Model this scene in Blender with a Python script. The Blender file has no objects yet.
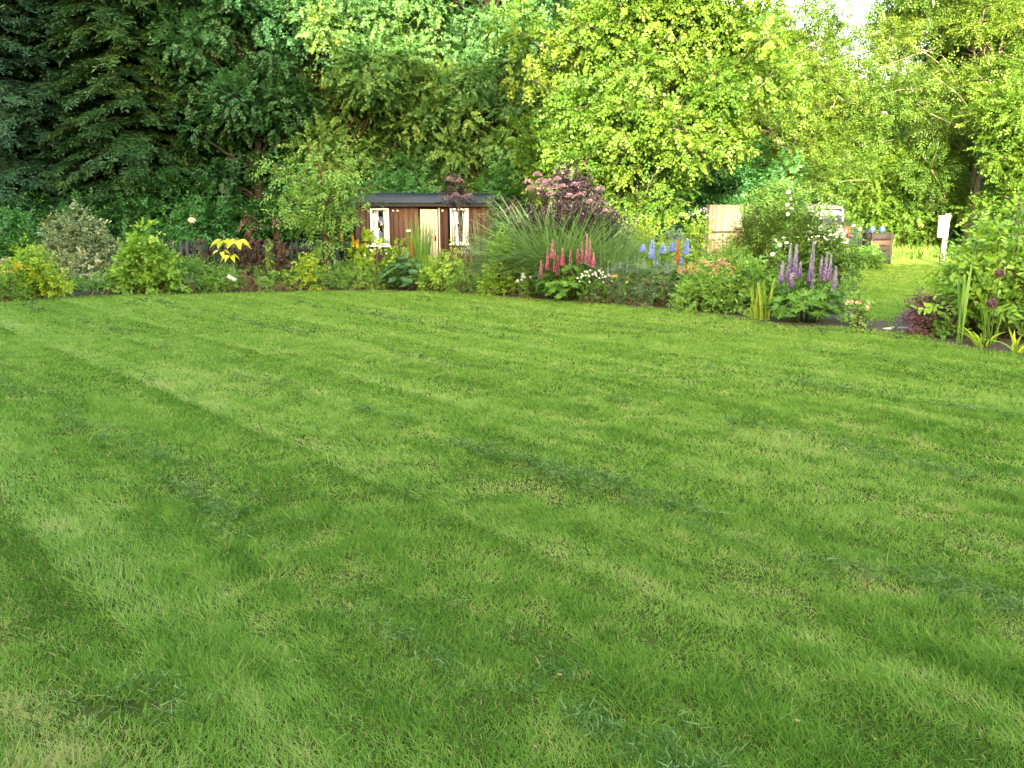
import bpy, math
import numpy as np
from math import radians as R, sin, cos, tan, pi

# ------------------------------------------------------------------ scene, camera, light
S = bpy.context.scene
COL = S.collection
CAM_H, PITCH, FPX = 1.6, R(12.75), 769.0
cam_d = bpy.data.cameras.new('camera'); cam = bpy.data.objects.new('camera', cam_d); COL.objects.link(cam)
cam.location = (0, 0, CAM_H); cam.rotation_euler = (pi/2 - PITCH, 0, 0)
cam_d.sensor_width = 36; cam_d.lens = FPX/1024*36; cam_d.clip_start = .05; cam_d.clip_end = 2000
S.camera = cam
SUN_EL, SUN_AZ = R(10), R(12)          # light travels towards +Y and a little to +X
W = bpy.data.worlds.new('World'); S.world = W; W.use_nodes = True
nt = W.node_tree; bg = nt.nodes['Background']
sky = nt.nodes.new('ShaderNodeTexSky'); sky.sky_type = 'NISHITA'; sky.sun_disc = False
sky.sun_elevation = SUN_EL; sky.sun_rotation = pi + SUN_AZ
sky.air_density = 1.2; sky.dust_density = 4.0; sky.ozone_density = .6
nt.links.new(sky.outputs[0], bg.inputs[0]); bg.inputs[1].default_value = .15
sl = bpy.data.lights.new('sun', 'SUN'); sun = bpy.data.objects.new('sun', sl); COL.objects.link(sun)
sl.energy = 2.0; sl.angle = R(.5); sl.color = (1, .93, .80)
sun.rotation_euler = (pi/2 - SUN_EL, 0, -SUN_AZ)
S.view_settings.view_transform = 'Standard'; S.view_settings.look = 'None'
S.view_settings.exposure = 3.85; S.view_settings.gamma = 1
S.view_settings.use_white_balance = True; S.view_settings.white_balance_temperature = 7000; S.view_settings.white_balance_tint = 8
S.cycles.use_denoising = True
S.cycles.max_bounces = 8; S.cycles.diffuse_bounces = 6; S.cycles.transmission_bounces = 4
S.cycles.transparent_max_bounces = 6; S.cycles.glossy_bounces = 2
S.cycles.caustics_reflective = False; S.cycles.caustics_refractive = False

# ------------------------------------------------------------------ helpers
def zat(py, Y):
    c = (384-py)/FPX
    return CAM_H + Y*(c*cos(PITCH)-sin(PITCH))/(cos(PITCH)+c*sin(PITCH))
def xat(px, Y, z=0.):
    return (px-512)/FPX*(Y*cos(PITCH)+(CAM_H-z)*sin(PITCH))
def ground(px, py):
    c = (384-py)/FPX
    Y = CAM_H*(cos(PITCH)+c*sin(PITCH))/(sin(PITCH)-c*cos(PITCH))
    return xat(px, Y), Y
def unit(a):
    return a/np.maximum(np.linalg.norm(a, axis=-1, keepdims=True), 1e-9)
def rng_(s): return np.random.default_rng(s)

class Geo:
    def __init__(s): s.v=[]; s.fl=[]; s.fs=[]; s.t=[]; s.n=0
    def add(s, V, faces, tone=.5):
        V = np.asarray(V, float).reshape(-1, 3)
        for f in faces:
            f = np.asarray(f, np.int64)
            if f.ndim == 1: f = f[None]
            s.fl.append((f+s.n).ravel()); s.fs.append(np.full(len(f), f.shape[1]))
        s.v.append(V); s.t.append(np.broadcast_to(np.asarray(tone, float), (len(V),)))
        s.n += len(V)
    def leaves(s, tpl, base, d, n, L, Wd, tone, bend=None):
        T, F = tpl; N = len(base)
        if N == 0: return
        d = unit(d); side = unit(np.cross(n, d)); n = np.cross(d, side)
        L = np.broadcast_to(L, (N,)); Wd = np.broadcast_to(Wd, (N,))
        V = (base[:, None, :] + T[None, :, 0:1]*L[:, None, None]*d[:, None, :]
             + T[None, :, 1:2]*Wd[:, None, None]*side[:, None, :] + T[None, :, 2:3]*L[:, None, None]*n[:, None, :])
        if bend is not None:                        # gravity / lean bend growing with u squared
            V = V + (T[None, :, 0:1]**2)*np.broadcast_to(bend, (N, 3))[:, None, :]
        k = len(T); off = (np.arange(N)*k)[:, None]
        s.add(V.reshape(-1, 3), [off+np.array(f)[None] for f in F], np.repeat(np.broadcast_to(tone, (N,)), k))
    def tube(s, pts, rad, sides=6, tone=.5, cap=True):
        P = np.asarray(pts, float); n = len(P); rad = np.broadcast_to(rad, (n,))
        t = unit(np.gradient(P, axis=0)); ref = np.array([1., 0, 0]) if abs(t[0, 0]) < .8 else np.array([0, 1., 0])
        a = unit(np.cross(t, ref)); b = np.cross(t, a)
        th = np.arange(sides)*2*pi/sides
        V = P[:, None]+rad[:, None, None]*(np.cos(th)[None, :, None]*a[:, None]+np.sin(th)[None, :, None]*b[:, None])
        i = np.arange(n-1)[:, None]*sides; j = np.arange(sides)[None]; j2 = (j+1) % sides
        q = np.stack([i+j, i+j2, i+sides+j2, i+sides+j], -1).reshape(-1, 4)
        F = [q]
        if cap: F += [np.arange(sides)[::-1], (n-1)*sides+np.arange(sides)]
        s.add(V.reshape(-1, 3), F, tone)
    def box(s, c, size, rz=0., tone=.5, rx=0., ry=0.):
        h = np.array(size)/2; b = np.array([[x, y, z] for x in (-1, 1) for y in (-1, 1) for z in (-1, 1)])*h
        ch = min(.006, min(size)*.2)
        if rx: b = b@np.array([[1, 0, 0], [0, cos(rx), sin(rx)], [0, -sin(rx), cos(rx)]])
        if ry: b = b@np.array([[cos(ry), 0, -sin(ry)], [0, 1, 0], [sin(ry), 0, cos(ry)]])
        if rz: b = b@np.array([[cos(rz), sin(rz), 0], [-sin(rz), cos(rz), 0], [0, 0, 1]])
        s.add(b+np.array(c), [(0, 1, 3, 2), (4, 6, 7, 5), (0, 4, 5, 1), (2, 3, 7, 6), (0, 2, 6, 4), (1, 5, 7, 3)], tone)
    def lathe(s, c, prof, sides=12, tone=.5):
        pr = np.array(prof, float); th = np.arange(sides)*2*pi/sides
        V = np.stack([pr[:, None, 0]*np.cos(th), pr[:, None, 0]*np.sin(th), np.broadcast_to(pr[:, 1:2], (len(pr), sides))], -1)
        i = np.arange(len(pr)-1)[:, None]*sides; j = np.arange(sides)[None]; j2 = (j+1) % sides
        q = np.stack([i+j, i+j2, i+sides+j2, i+sides+j], -1).reshape(-1, 4)
        s.add(V.reshape(-1, 3)+np.array(c), [q, np.arange(sides)[::-1], (len(pr)-1)*sides+np.arange(sides)], tone)
    def build(s, name, mat, parent=None, smooth=False):
        V = np.concatenate(s.v); fl = np.concatenate(s.fl); fs = np.concatenate(s.fs)
        m = bpy.data.meshes.new(name)
        m.vertices.add(len(V)); m.vertices.foreach_set('co', V.astype(np.float32).ravel())
        m.loops.add(len(fl)); m.loops.foreach_set('vertex_index', fl.astype(np.int32))
        m.polygons.add(len(fs)); st = np.concatenate([[0], np.cumsum(fs)[:-1]])
        m.polygons.foreach_set('loop_start', st.astype(np.int32)); m.polygons.foreach_set('loop_total', fs.astype(np.int32))
        if smooth: m.polygons.foreach_set('use_smooth', np.ones(len(fs), bool))
        at = m.attributes.new('tone', 'FLOAT', 'POINT'); at.data.foreach_set('value', np.concatenate(s.t).astype(np.float32))
        m.update(calc_edges=True); m.validate()
        m.materials.append(mat)
        o = bpy.data.objects.new(name, m); COL.objects.link(o)
        if parent is not None: o.parent = parent
        return o

def tag(o, label=None, cat=None, group=None, kind=None):
    if label: o['label'] = label
    if cat: o['category'] = cat
    if group: o['group'] = group
    if kind: o['kind'] = kind
    return o
def thing(name, label, cat, loc, rz=0., group=None):
    o = bpy.data.objects.new(name, None); COL.objects.link(o); o.location = loc; o.rotation_euler = (0, 0, rz)
    o.empty_display_size = .2
    return tag(o, label, cat, group)
def copy_tree(o, parent=None):
    c = o.copy(); COL.objects.link(c); c.parent = parent
    for ch in o.children: copy_tree(ch, c)
    return c

# leaf templates: (u along, v across, w out of plane)
DIA = (np.array([[0, 0, 0], [.45, .5, .06], [1, 0, -.04], [.45, -.5, .06]]), [(0, 1, 2, 3)])
OVAL = (np.array([[0, 0, 0], [.25, .4, .05], [.6, .42, .05], [1, 0, -.12], [.6, -.42, .05], [.25, -.4, .05], [.3, 0, 0], [.62, 0, -.02]]),
        [(0, 6, 1), (6, 7, 2, 1), (7, 3, 2), (0, 5, 6), (5, 4, 7, 6), (4, 3, 7)])
HEART = (np.array([[.06, 0, 0], [-.06, .22, .03], [.05, .42, .05], [.3, .5, .05], [.6, .36, .01], [1, 0, -.16],
                   [.6, -.36, .01], [.3, -.5, .05], [.05, -.42, .05], [-.06, -.22, .03], [.3, 0, 0], [.62, 0, -.05]]),
         [(0, 10, 2, 1), (10, 3, 2), (10, 11, 4, 3), (11, 5, 4), (0, 9, 8, 10), (10, 8, 7), (10, 7, 6, 11), (11, 6, 5)])
STRIP = (np.array([[0, .5, 0], [0, -.5, 0], [.5, .42, 0], [.5, -.42, 0], [1, 0, 0]]), [(0, 1, 3, 2), (2, 3, 4)])
_u = np.linspace(0, 1, 7)
SWORD = (np.concatenate([np.stack([_u, .5*np.sqrt(np.clip(1-_u**2.2, 0, 1)), _u*0+.02], 1),
                         np.stack([_u, -.5*np.sqrt(np.clip(1-_u**2.2, 0, 1)), _u*0+.02], 1)]),
         [(i, 7+i, 8+i, i+1) for i in range(6)])
LOBED = (np.array([[0, 0, 0], [.1, .38, .04], [.38, .28, .02], [.5, .52, .05], [.66, .2, .0], [1, 0, -.08],
                   [.66, -.2, .0], [.5, -.52, .05], [.38, -.28, .02], [.1, -.38, .04]]),
         [(0, 2, 1), (0, 4, 3, 2), (0, 6, 5, 4), (0, 8, 7, 6), (0, 9, 8)])

# ---- materials
def nodes_of(name):
    m = bpy.data.materials.new(name); m.use_nodes = True
    t = m.node_tree; p = t.nodes['Principled BSDF']
    return m, t, p
def ramp(t, stops, fac):
    r = t.nodes.new('ShaderNodeValToRGB'); e = r.color_ramp.elements
    e[0].position, e[0].color = stops[0][0], (*stops[0][1], 1); e[1].position, e[1].color = stops[-1][0], (*stops[-1][1], 1)
    for p, c in stops[1:-1]:
        q = e.new(p); q.color = (*c, 1)
    t.links.new(fac, r.inputs[0]); return r.outputs[0]
def leafmat(name, stops, trans=.35, tcol=(1.25, 1.25, .55), rough=.5, spec=.3):
    m, t, p = nodes_of(name); N = t.nodes; K = t.links
    a = N.new('ShaderNodeAttribute'); a.attribute_name = 'tone'
    if len(stops[0]) == 3:
        stops = [(i/(len(stops)-1), c) for i, c in enumerate(stops)]
    c = ramp(t, stops, a.outputs['Fac'])
    K.new(c, p.inputs['Base Color']); p.inputs['Roughness'].default_value = rough
    p.inputs['Specular IOR Level'].default_value = spec
    tr = N.new('ShaderNodeBsdfTranslucent'); mu = N.new('ShaderNodeMixRGB'); mu.blend_type = 'MULTIPLY'; mu.inputs[0].default_value = 1
    K.new(c, mu.inputs[1]); mu.inputs[2].default_value = (*tcol, 1); K.new(mu.outputs[0], tr.inputs[0])
    mx = N.new('ShaderNodeMixShader'); mx.inputs[0].default_value = trans
    K.new(p.outputs[0], mx.inputs[1]); K.new(tr.outputs[0], mx.inputs[2])
    K.new(mx.outputs[0], N['Material Output'].inputs[0])
    return m
def solid(name, stops, rough=.7, scale=6., stretch=(1, 1, 1), use_tone=False, bump=.0, metal=0., spec=.3, detail=5):
    m, t, p = nodes_of(name); N = t.nodes; K = t.links
    tc = N.new('ShaderNodeTexCoord'); mp = N.new('ShaderNodeMapping'); mp.inputs['Scale'].default_value = stretch
    K.new(tc.outputs['Object'], mp.inputs[0])
    no = N.new('ShaderNodeTexNoise'); no.inputs['Scale'].default_value = scale; no.inputs['Detail'].default_value = detail
    no.inputs['Roughness'].default_value = .65
    K.new(mp.outputs[0], no.inputs['Vector']); f = no.outputs['Fac']
    if use_tone:
        a = N.new('ShaderNodeAttribute'); a.attribute_name = 'tone'
        ma = N.new('ShaderNodeMath'); ma.operation = 'MULTIPLY_ADD'; K.new(no.outputs['Fac'], ma.inputs[0])
        ma.inputs[1].default_value = .5; mb = N.new('ShaderNodeMath'); mb.operation = 'SUBTRACT'
        K.new(a.outputs['Fac'], mb.inputs[0]); mb.inputs[1].default_value = .25; K.new(mb.outputs[0], ma.inputs[2]); f = ma.outputs[0]
    n = len(stops)
    K.new(ramp(t, [(.25+.5*i/(n-1), c) for i, c in enumerate(stops)] if not use_tone else [(i/(n-1), c) for i, c in enumerate(stops)], f), p.inputs['Base Color'])
    p.inputs['Roughness'].default_value = rough; p.inputs['Metallic'].default_value = metal; p.inputs['Specular IOR Level'].default_value = spec
    if bump:
        b = N.new('ShaderNodeBump'); b.inputs['Strength'].default_value = bump; b.inputs['Distance'].default_value = .02
        K.new(no.outputs['Fac'], b.inputs['Height']); K.new(b.outputs[0], p.inputs['Normal'])
    return m

M = {}
M['grass'] = leafmat('grass blades', [(0, (.031, .088, .013)), (.25, (.08, .19, .025)), (.5, (.148, .283, .045)), (.72, (.25, .375, .095)), (.88, (.34, .36, .15)), (1, (.42, .33, .17))], .4, (1.08, 1.12, .7), .6, .12)
M['turf'] = solid('turf soil', [(.014, .02, .005), (.04, .06, .011), (.055, .055, .018)], .95, 9, bump=.6, spec=.02)
M['soil'] = solid('bed soil', [(.02, .015, .01), (.055, .042, .03), (.1, .08, .06)], .95, 14, bump=.9)
M['earth'] = solid('rough earth', [(.02, .03, .01), (.04, .06, .018), (.06, .055, .03)], .95, 1.2, bump=.4)
M['bark'] = solid('grey brown bark', [(.035, .028, .02), (.09, .075, .055), (.16, .14, .11)], .9, 9, (1, 1, .2), bump=.7)
M['bark_dark'] = solid('dark bark', [(.015, .012, .009), (.04, .032, .024)], .95, 9, (1, 1, .2), bump=.6)
M['bark_pale'] = solid('pale bark', [(.10, .09, .06), (.2, .18, .13), (.32, .29, .22)], .9, 8, (1, 1, .2), bump=.5)
M['bark_red'] = solid('reddish bark', [(0.036, 0.015, 0.009), (0.084, 0.036, 0.021), (0.120, 0.060, 0.036)], .7, 10, (1, 1, .3), bump=.4)
M['stem'] = leafmat('green stems', [(.03, .06, .012), (.06, .12, .025)], .1)
M['stem_brown'] = leafmat('brown stems', [(.05, .035, .02), (.12, .09, .05)], .05)

# ---- foliage generators
def sprays(g, r, P, A, Nn, k, sl, L, Wd, tpl, tone, fan=.8, jit=.25, tj=.085, bend=None):
    """k leaves set alternately along a twig of length sl at every P"""
    m = len(P)
    if m == 0: return
    A = unit(A); side = unit(np.cross(Nn, A)); Nn = np.cross(A, side)
    t = (np.arange(k)+.5)/k; sg = np.where(np.arange(k) % 2 == 0, 1., -1.)
    fk = fan*np.where(np.arange(k) == k-1, .15, 1.)
    slm = np.broadcast_to(sl, (m,))
    B = P[:, None]+A[:, None]*(t[None, :, None]*slm[:, None, None])
    D = A[:, None]*(.55)+side[:, None]*(sg*fk)[None, :, None]
    D = D+r.normal(0, jit, (m, k, 3)); Nl = Nn[:, None]+r.normal(0, jit*1.3, (m, k, 3))
    sz = r.uniform(.7, 1.2, (m, k))
    tn = np.clip(np.broadcast_to(tone, (m,))[:, None]+r.normal(0, tj, (m, k)), 0, 1)
    g.leaves(tpl, B.reshape(-1, 3), D.reshape(-1, 3), Nl.reshape(-1, 3), (L*sz).ravel(), (Wd*sz).ravel(), tn.ravel(), bend)
def lobes_fill(g, r, C, Rd, dens, k, sl, L, Wd, tpl, tone=.5, tvar=.12, droop=.25, up=.8, shell=.22, fan=.8, jit=.25):
    """leaf sprays through the outer volume of each lobe (centres C, radii Rd)"""
    for c, rd in zip(C, Rd):
        area = 4*pi*((rd[0]*rd[1])**1.6/3+(rd[0]*rd[2])**1.6/3+(rd[1]*rd[2])**1.6/3)**(1/1.6)
        m = max(3, int(area*dens))
        o = unit(r.normal(0, 1, (m, 3))); q = np.clip(1-np.abs(r.normal(0, shell, m)), .15, 1.15)
        P = c+o*rd*q[:, None]
        A = o+r.normal(0, .45, (m, 3)); A[:, 2] -= droop
        Nn = o*.5+np.array([0, 0, up])+r.normal(0, .3, (m, 3))
        ok = P[:, 2] > .03
        sprays(g, r, P[ok], A[ok], Nn[ok], k, sl*r.uniform(.7, 1.3, ok.sum()), L, Wd, tpl, np.clip(tone+r.normal(0, tvar)+r.normal(0, .06, ok.sum()), 0, 1), fan, jit)
def limb(g, p0, p1, r0, r1, r, sag=.0, wob=.08, n=6, sides=5):
    t = np.linspace(0, 1, n)[:, None]; p0, p1 = np.array(p0, float), np.array(p1, float)
    P = p0*(1-t)+p1*t; l = np.linalg.norm(p1-p0)
    P = P+np.sin(t*pi)*np.array([0, 0, -sag*l])+np.sin(t*pi)*r.normal(0, wob*l, (1, 3))*.5+r.normal(0, wob*l*.15, (n, 3))*np.sin(t*pi)
    g.tube(P, np.linspace(r0, r1, n), sides, r.uniform(.3, .7))
    return P

def tree(name, label, cat, px, Y, w, zb, zt, leaf, bark, seed, L=.1, Wd=.075, tpl=DIA, nl=70, lr=(.55, 1.0), dens=9., k=8, sl=.34,
         dep=None, tone=.5, tvar=.14, droop=.25, up=.8, fan=.8, trunk_r=.17, stems=1, lean=0., group=None, back=.5, shape=1., x=None, twigs=False, fl=.75, thick=1.9, clear=None, limb_r=.055):
    r = rng_(seed); dep = dep or w*.8; zc = (zb+zt)/2; X = xat(px, Y, min(zc, 4)) if x is None else x
    root = thing(name, label, cat, (X, Y, 0), 0, group)
    o = []
    while len(o) < nl:
        d = unit(r.normal(0, 1, 3))
        if d[1] > .3 and r.random() > back: continue
        d = d*r.uniform(.12, 1.)**.6
        if clear and d[0] > clear[0] and zc+d[2]*(zt-zb)/2 < clear[1]: continue
        o.append(d)
    o = np.array(o)
    C = o*np.array([w/2, dep/2, (zt-zb)/2])
    if shape != 1: C[:, :2] *= (1-(shape-1)*np.clip(o[:, 2:3], -.6, 1))      # shape > 1 narrows the top
    C[:, 2] += zc; C[:, 0] += lean*(C[:, 2]-zc)
    s = r.uniform(*lr, nl); Rd = np.stack([s, s*r.uniform(.8, 1.1, nl), s*r.uniform(fl-.15, fl+.1, nl)], 1)
    g = Geo(); lobes_fill(g, r, C, Rd, dens*thick, k, sl, L, Wd, tpl, tone, tvar, droop, up, fan=fan, shell=.34, jit=.17)
    b = Geo()
    bases = []
    for i in range(stems):
        a = r.uniform(0, 2*pi); q = .0 if stems == 1 else .25
        p0 = (q*cos(a), q*sin(a), -.05); p1 = (lean*zt*.4+q*3*cos(a), q*3*sin(a), zt*.82)
        bases.append(limb(b, p0, p1, trunk_r*r.uniform(.8, 1.1)*(1 if stems == 1 else .7), .03, r, 0, .05, 10, 8))
    for i in range(nl):
        st = bases[i % stems]; c = C[i]; h = np.hypot(*(c[:2]-st[0, :2]))
        zs = np.clip(c[2]-.7*h, zb*.6+.2, zt*.75); j = np.argmin(np.abs(st[:, 2]-zs))
        limb(b, st[j], c, min(limb_r, trunk_r*.35), .012, r, -.06, .12, 7, 5)
        if twigs:
            for q in range(3): limb(b, c, c+r.normal(0, 1, 3)*Rd[i]*.75, .012, .004, r, 0, .1, 4, 4)
    g.build('crown', leaf, root); b.build('trunk', bark, root, True)
    return root

def conifer(name, label, px, Y, zt, rad, leaf, seed, tone=.5, L=.16, Wd=.045, group=None, zlo=.4, lift=.15, x=None, step=.26, nb=13):
    r = rng_(seed); X = xat(px, Y, 3) if x is None else x
    root = thing(name, label, 'conifer tree', (X, Y, 0), 0, group); g = Geo(); b = Geo()
    limb(b, (0, 0, -.05), (0, 0, zt*.97), .17, .02, r, 0, .01, 9, 8)
    Ps, As, Ns, Ts, Sl = [], [], [], [], []
    z = zlo
    while z < zt*.98:
        rr = rad*(1-(z/zt)**1.5)+.25
        for q in range(nb):
            az = r.uniform(0, 2*pi); ln = rr*r.uniform(.6, 1.12); h = np.array([cos(az), sin(az), 0])
            n = 5; t = np.linspace(0, 1, n)[:, None]
            P = np.array([0, 0, z+r.uniform(-.15, .15)])+h*t*ln+np.array([0, 0, 1.])*(lift*ln*t-.42*ln*t**2.2)
            b.tube(P, np.linspace(.03, .006, n), 4, .4)
            tn = tone+r.normal(0, .17)
            m = max(4, int(ln/.075)); tt = r.uniform(.12, 1.02, m)
            p = np.stack([np.interp(tt, t[:, 0], P[:, i]) for i in range(3)], 1)
            sd = np.cross(h, [0, 0, 1.]); sg = r.uniform(-1, 1, m)
            A = h[None]*.7+sd[None]*sg[:, None]*1.1+np.array([0, 0, -.42])+r.normal(0, .15, (m, 3))
            Ps.append(p); As.append(A); Ns.append(np.array([0, 0, 1.])+h[None]*.5+r.normal(0, .2, (m, 3))); Ts.append(np.full(m, tn)); Sl.append(r.uniform(.3, .6, m)*(.6+.4*rr/rad))
        z += step*r.uniform(.8, 1.2)
    P, A, Nn, T, sl_ = map(np.concatenate, (Ps, As, Ns, Ts, Sl))
    sprays(g, r, P, A, Nn, 12, sl_, L, Wd, DIA, np.clip(T, 0, 1), .75, .18, .1)
    g.build('crown', leaf, root); b.build('trunk', M['bark_dark'], root, True)
    return root

def shrub(name, label, cat, px, Y, pw, ytop, leaf, seed, L=.06, Wd=.035, tpl=DIA, nl=22, lr=(.16, .3), dens=40., k=7, sl=.16, tone=.5, tvar=.12,
          dep=.8, droop=.0, up=.7, fan=.8, zb=.05, group=None, stemmat=None, spikes=0, point=1., topout=4, jit=.25, x=None):
    """dome of leafy lobes standing on stems; pw = width in pixels of the photo, ytop = row of its top"""
    r = rng_(seed); h = zat(ytop, Y); w = 1.12*pw/FPX*Y; X = xat(px, Y, h/2) if x is None else x
    root = thing(name, label, cat, (X, Y, 0), 0, group)
    s = r.uniform(*lr, nl)*min(1, w)
    el = np.arcsin(r.uniform(-.1, 1, nl)); az = r.uniform(0, 2*pi, nl); q = r.uniform(.4, 1, nl)**.5
    hz = np.maximum((h-s*.8)*np.sin(el)*q, s*.5+zb)
    C = np.stack([np.cos(az)*np.cos(el)*q*np.maximum(w/2-s*.7, .02), np.sin(az)*np.cos(el)*q*np.maximum(w/2*dep-s*.7, .02), hz], 1)
    if point != 1: C[:, :2] *= np.clip(1-(point-1)*(C[:, 2:3]/h), .1, 1.4)
    C[0] = (r.normal(0, .04), 0, h-s[0]*.75)
    Rd = np.stack([s, s, s*r.uniform(.7, 1, nl)], 1)
    g = Geo(); lobes_fill(g, r, C, Rd, dens*1.35, k, sl, L, Wd, tpl, tone, tvar, droop, up, .3, fan, jit)
    b = Geo()
    for c in C: limb(b, (c[0]*.25, c[1]*.25, -.02), c, .012, .005, r, -.05, .06, 5, 4)
    for i in range(topout):                        # loose shoots standing out of the outline
        c = C[r.integers(nl)]; p1 = c+np.array([r.normal(0, .1), r.normal(0, .1), 1])*s.mean()*r.uniform(1.1, 1.9)
        limb(b, c, p1, .006, .003, r, 0, .05, 4, 4)
        tt = np.linspace(.35, 1, 7)[:, None]; P = c*(1-tt)+p1*tt
        sprays(g, r, P, r.normal(0, 1, (7, 3))+[0, 0, .6], np.tile([0, 0, 1.], (7, 1))+r.normal(0, .3, (7, 3)), 3, sl*.5, L, Wd, tpl, np.clip(tone+.15, 0, 1), fan, jit)
    g.build('foliage', leaf, root); b.build('stem', stemmat or M['stem_brown'], root)
    root['_h'] = h; root['_w'] = w
    return root

def blades(name, label, cat, px, Y, n, hgt, spread, width, leaf, seed, arch=.3, group=None, tone=.5, base=.08, part='foliage', parent=None, at=None):
    r = rng_(seed)
    root = parent or thing(name, label, cat, (xat(px, Y), Y, 0), 0, group)
    az = r.uniform(0, 2*pi, n); q = r.uniform(0, 1, n)**.6; L = hgt*r.uniform(.6, 1.08, n)
    B = np.stack([np.cos(az)*base*q, np.sin(az)*base*q, np.zeros(n)], 1)
    if at is not None: B = B+np.array(at)
    az2 = az+r.normal(0, .5, n); sp = spread*r.uniform(.2, 1, n)
    D = np.stack([np.cos(az2)*sp, np.sin(az2)*sp, np.ones(n)], 1)
    h = np.stack([np.cos(az2), np.sin(az2), np.zeros(n)], 1)
    bend = (h*.6-np.array([0, 0, .55]))*(arch*L*r.uniform(.2, 1.3, n))[:, None]
    Nn = -h+r.normal(0, .5, (n, 3))
    g = Geo(); g.leaves(SWORD, B, D, Nn, L, width*r.uniform(.7, 1.2, n), np.clip(tone+r.normal(0, .15, n), 0, 1), bend)
    g.build(part, leaf, root); return root

def spike(g, r, p, h, rad, n, tone0, tone1, sz, cup=.3):
    """florets in a tapering column; tone runs from bottom to tip"""
    t = (np.arange(n)+r.random(n))/n; az = np.arange(n)*2.4+r.normal(0, .2, n)
    rr = rad*(1-.75*t**1.3)
    o = np.stack([np.cos(az), np.sin(az), np.zeros(n)], 1)
    P = np.array(p)+o*(rr*.45)[:, None]+np.stack([t*0, t*0, t*h], 1)
    D = o+np.array([0, 0, .45]); s = sz*(1-.55*t)*r.uniform(.8, 1.2, n)
    tn = tone0+(tone1-tone0)*t**1.5+r.normal(0, .13, n)
    g.leaves(OVAL, P, D, np.array([0, 0, 1.])-o*.3+r.normal(0, .15, (n, 3)), s, s*.9, np.clip(tn, 0, 1))
    g.leaves(OVAL, P, D+[0, 0, .7], -o+np.array([0, 0, .5])+r.normal(0, .15, (n, 3)), s*.8, s*.75, np.clip(tn+.3*(r.random(n) < .6), 0, 1))
def umbel(g, r, p, rad, n, sz, tone=.6, flat=.25):
    a = r.uniform(0, 2*pi, n); q = np.sqrt(r.random(n))
    P = np.array(p)+np.stack([np.cos(a)*q*rad, np.sin(a)*q*rad, (1-q**2)*rad*flat+r.normal(0, .006, n)], 1)
    g.leaves(DIA, P, r.normal(0, 1, (n, 3))*[1, 1, .35], np.array([0, 0, 1.])+r.normal(0, .35, (n, 3)), sz*r.uniform(.7, 1.2, n), sz*.8, np.clip(tone+r.normal(0, .15, n), 0, 1))
def blossom(g, r, p, sz, tone=.5, petals=6):
    az = np.arange(petals)*2*pi/petals+r.random()
    f = unit(r.normal(0, .5, 3)+[0, -.9, .6]); a = unit(np.cross(f, [0.3, .2, 1])); b = np.cross(f, a)
    D = np.cos(az)[:, None]*a+np.sin(az)[:, None]*b+f*.35
    g.leaves(OVAL, np.repeat(np.array(p, float)[None], petals, 0), D, np.repeat(f[None], petals, 0)-D*.3, sz*.55, sz*.5, np.clip(tone+r.normal(0, .1, petals), 0, 1))

def lupins(label, px, Y, pw, ytop, leaf, petal, spikes, seed, tones=(.2, .95), name='lupin_plant'):
    """spikes: (px, row of tip, row of lowest floret)"""
    r = rng_(seed); h = zat(ytop, Y); w = pw/FPX*Y; X = xat(px, Y, .3)
    root = thing(name, label, 'lupin', (X, Y, 0))
    m = int(80*max(1, w*1.6)); g = Geo(); b = Geo()
    az = r.uniform(0, 2*pi, m); q = np.sqrt(r.random(m)); zz = h*(1-.55*q**2)*r.uniform(.3, 1.02, m)
    P = np.stack([np.cos(az)*q*w/2, np.sin(az)*q*w*.4, zz], 1)
    out = np.stack([np.cos(az), np.sin(az), az*0], 1); Nn = out*.6+np.array([0, 0, 1.])+r.normal(0, .3, (m, 3))
    for j in range(8):                               # palmate leaf of eight fingers
        a = j*2*pi/8; e1 = unit(np.cross(Nn, [.1, .3, 1])); e2 = np.cross(unit(Nn), e1)
        g.leaves(DIA, P, e1*cos(a)+e2*sin(a)+unit(Nn)*.3, Nn, .1*r.uniform(.8, 1.3, m), .034, np.clip(.5+r.normal(0, .18, m), 0, 1))
    for i in range(m):
        if i % 3 == 0: limb(b, (P[i, 0]*.3, P[i, 1]*.3, 0), P[i], .005, .003, r, -.05, .05, 4, 3)
    g.build('foliage', leaf, root)
    for (sx, yt, yb) in spikes:
        dy = r.uniform(-.15, .1); Ys = Y+dy; zt, zl = zat(yt-3.5, Ys), zat(yb+2, Ys); xs = xat(sx, Ys, zt)-X
        limb(b, (xs*.5, dy*.5, 0), (xs, dy, zt), .008, .004, r, 0, .01, 5, 5)
        f = Geo(); hh = zt-zl; q = r.uniform(.8, 1.1); spike(f, r, (xs, dy, zl), hh, .052*q, int(90+220*hh), tones[0], tones[1], .034*q)
        f.build('flower_spike', petal, root)
    b.build('stem', M['stem'], root)
    return root

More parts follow.
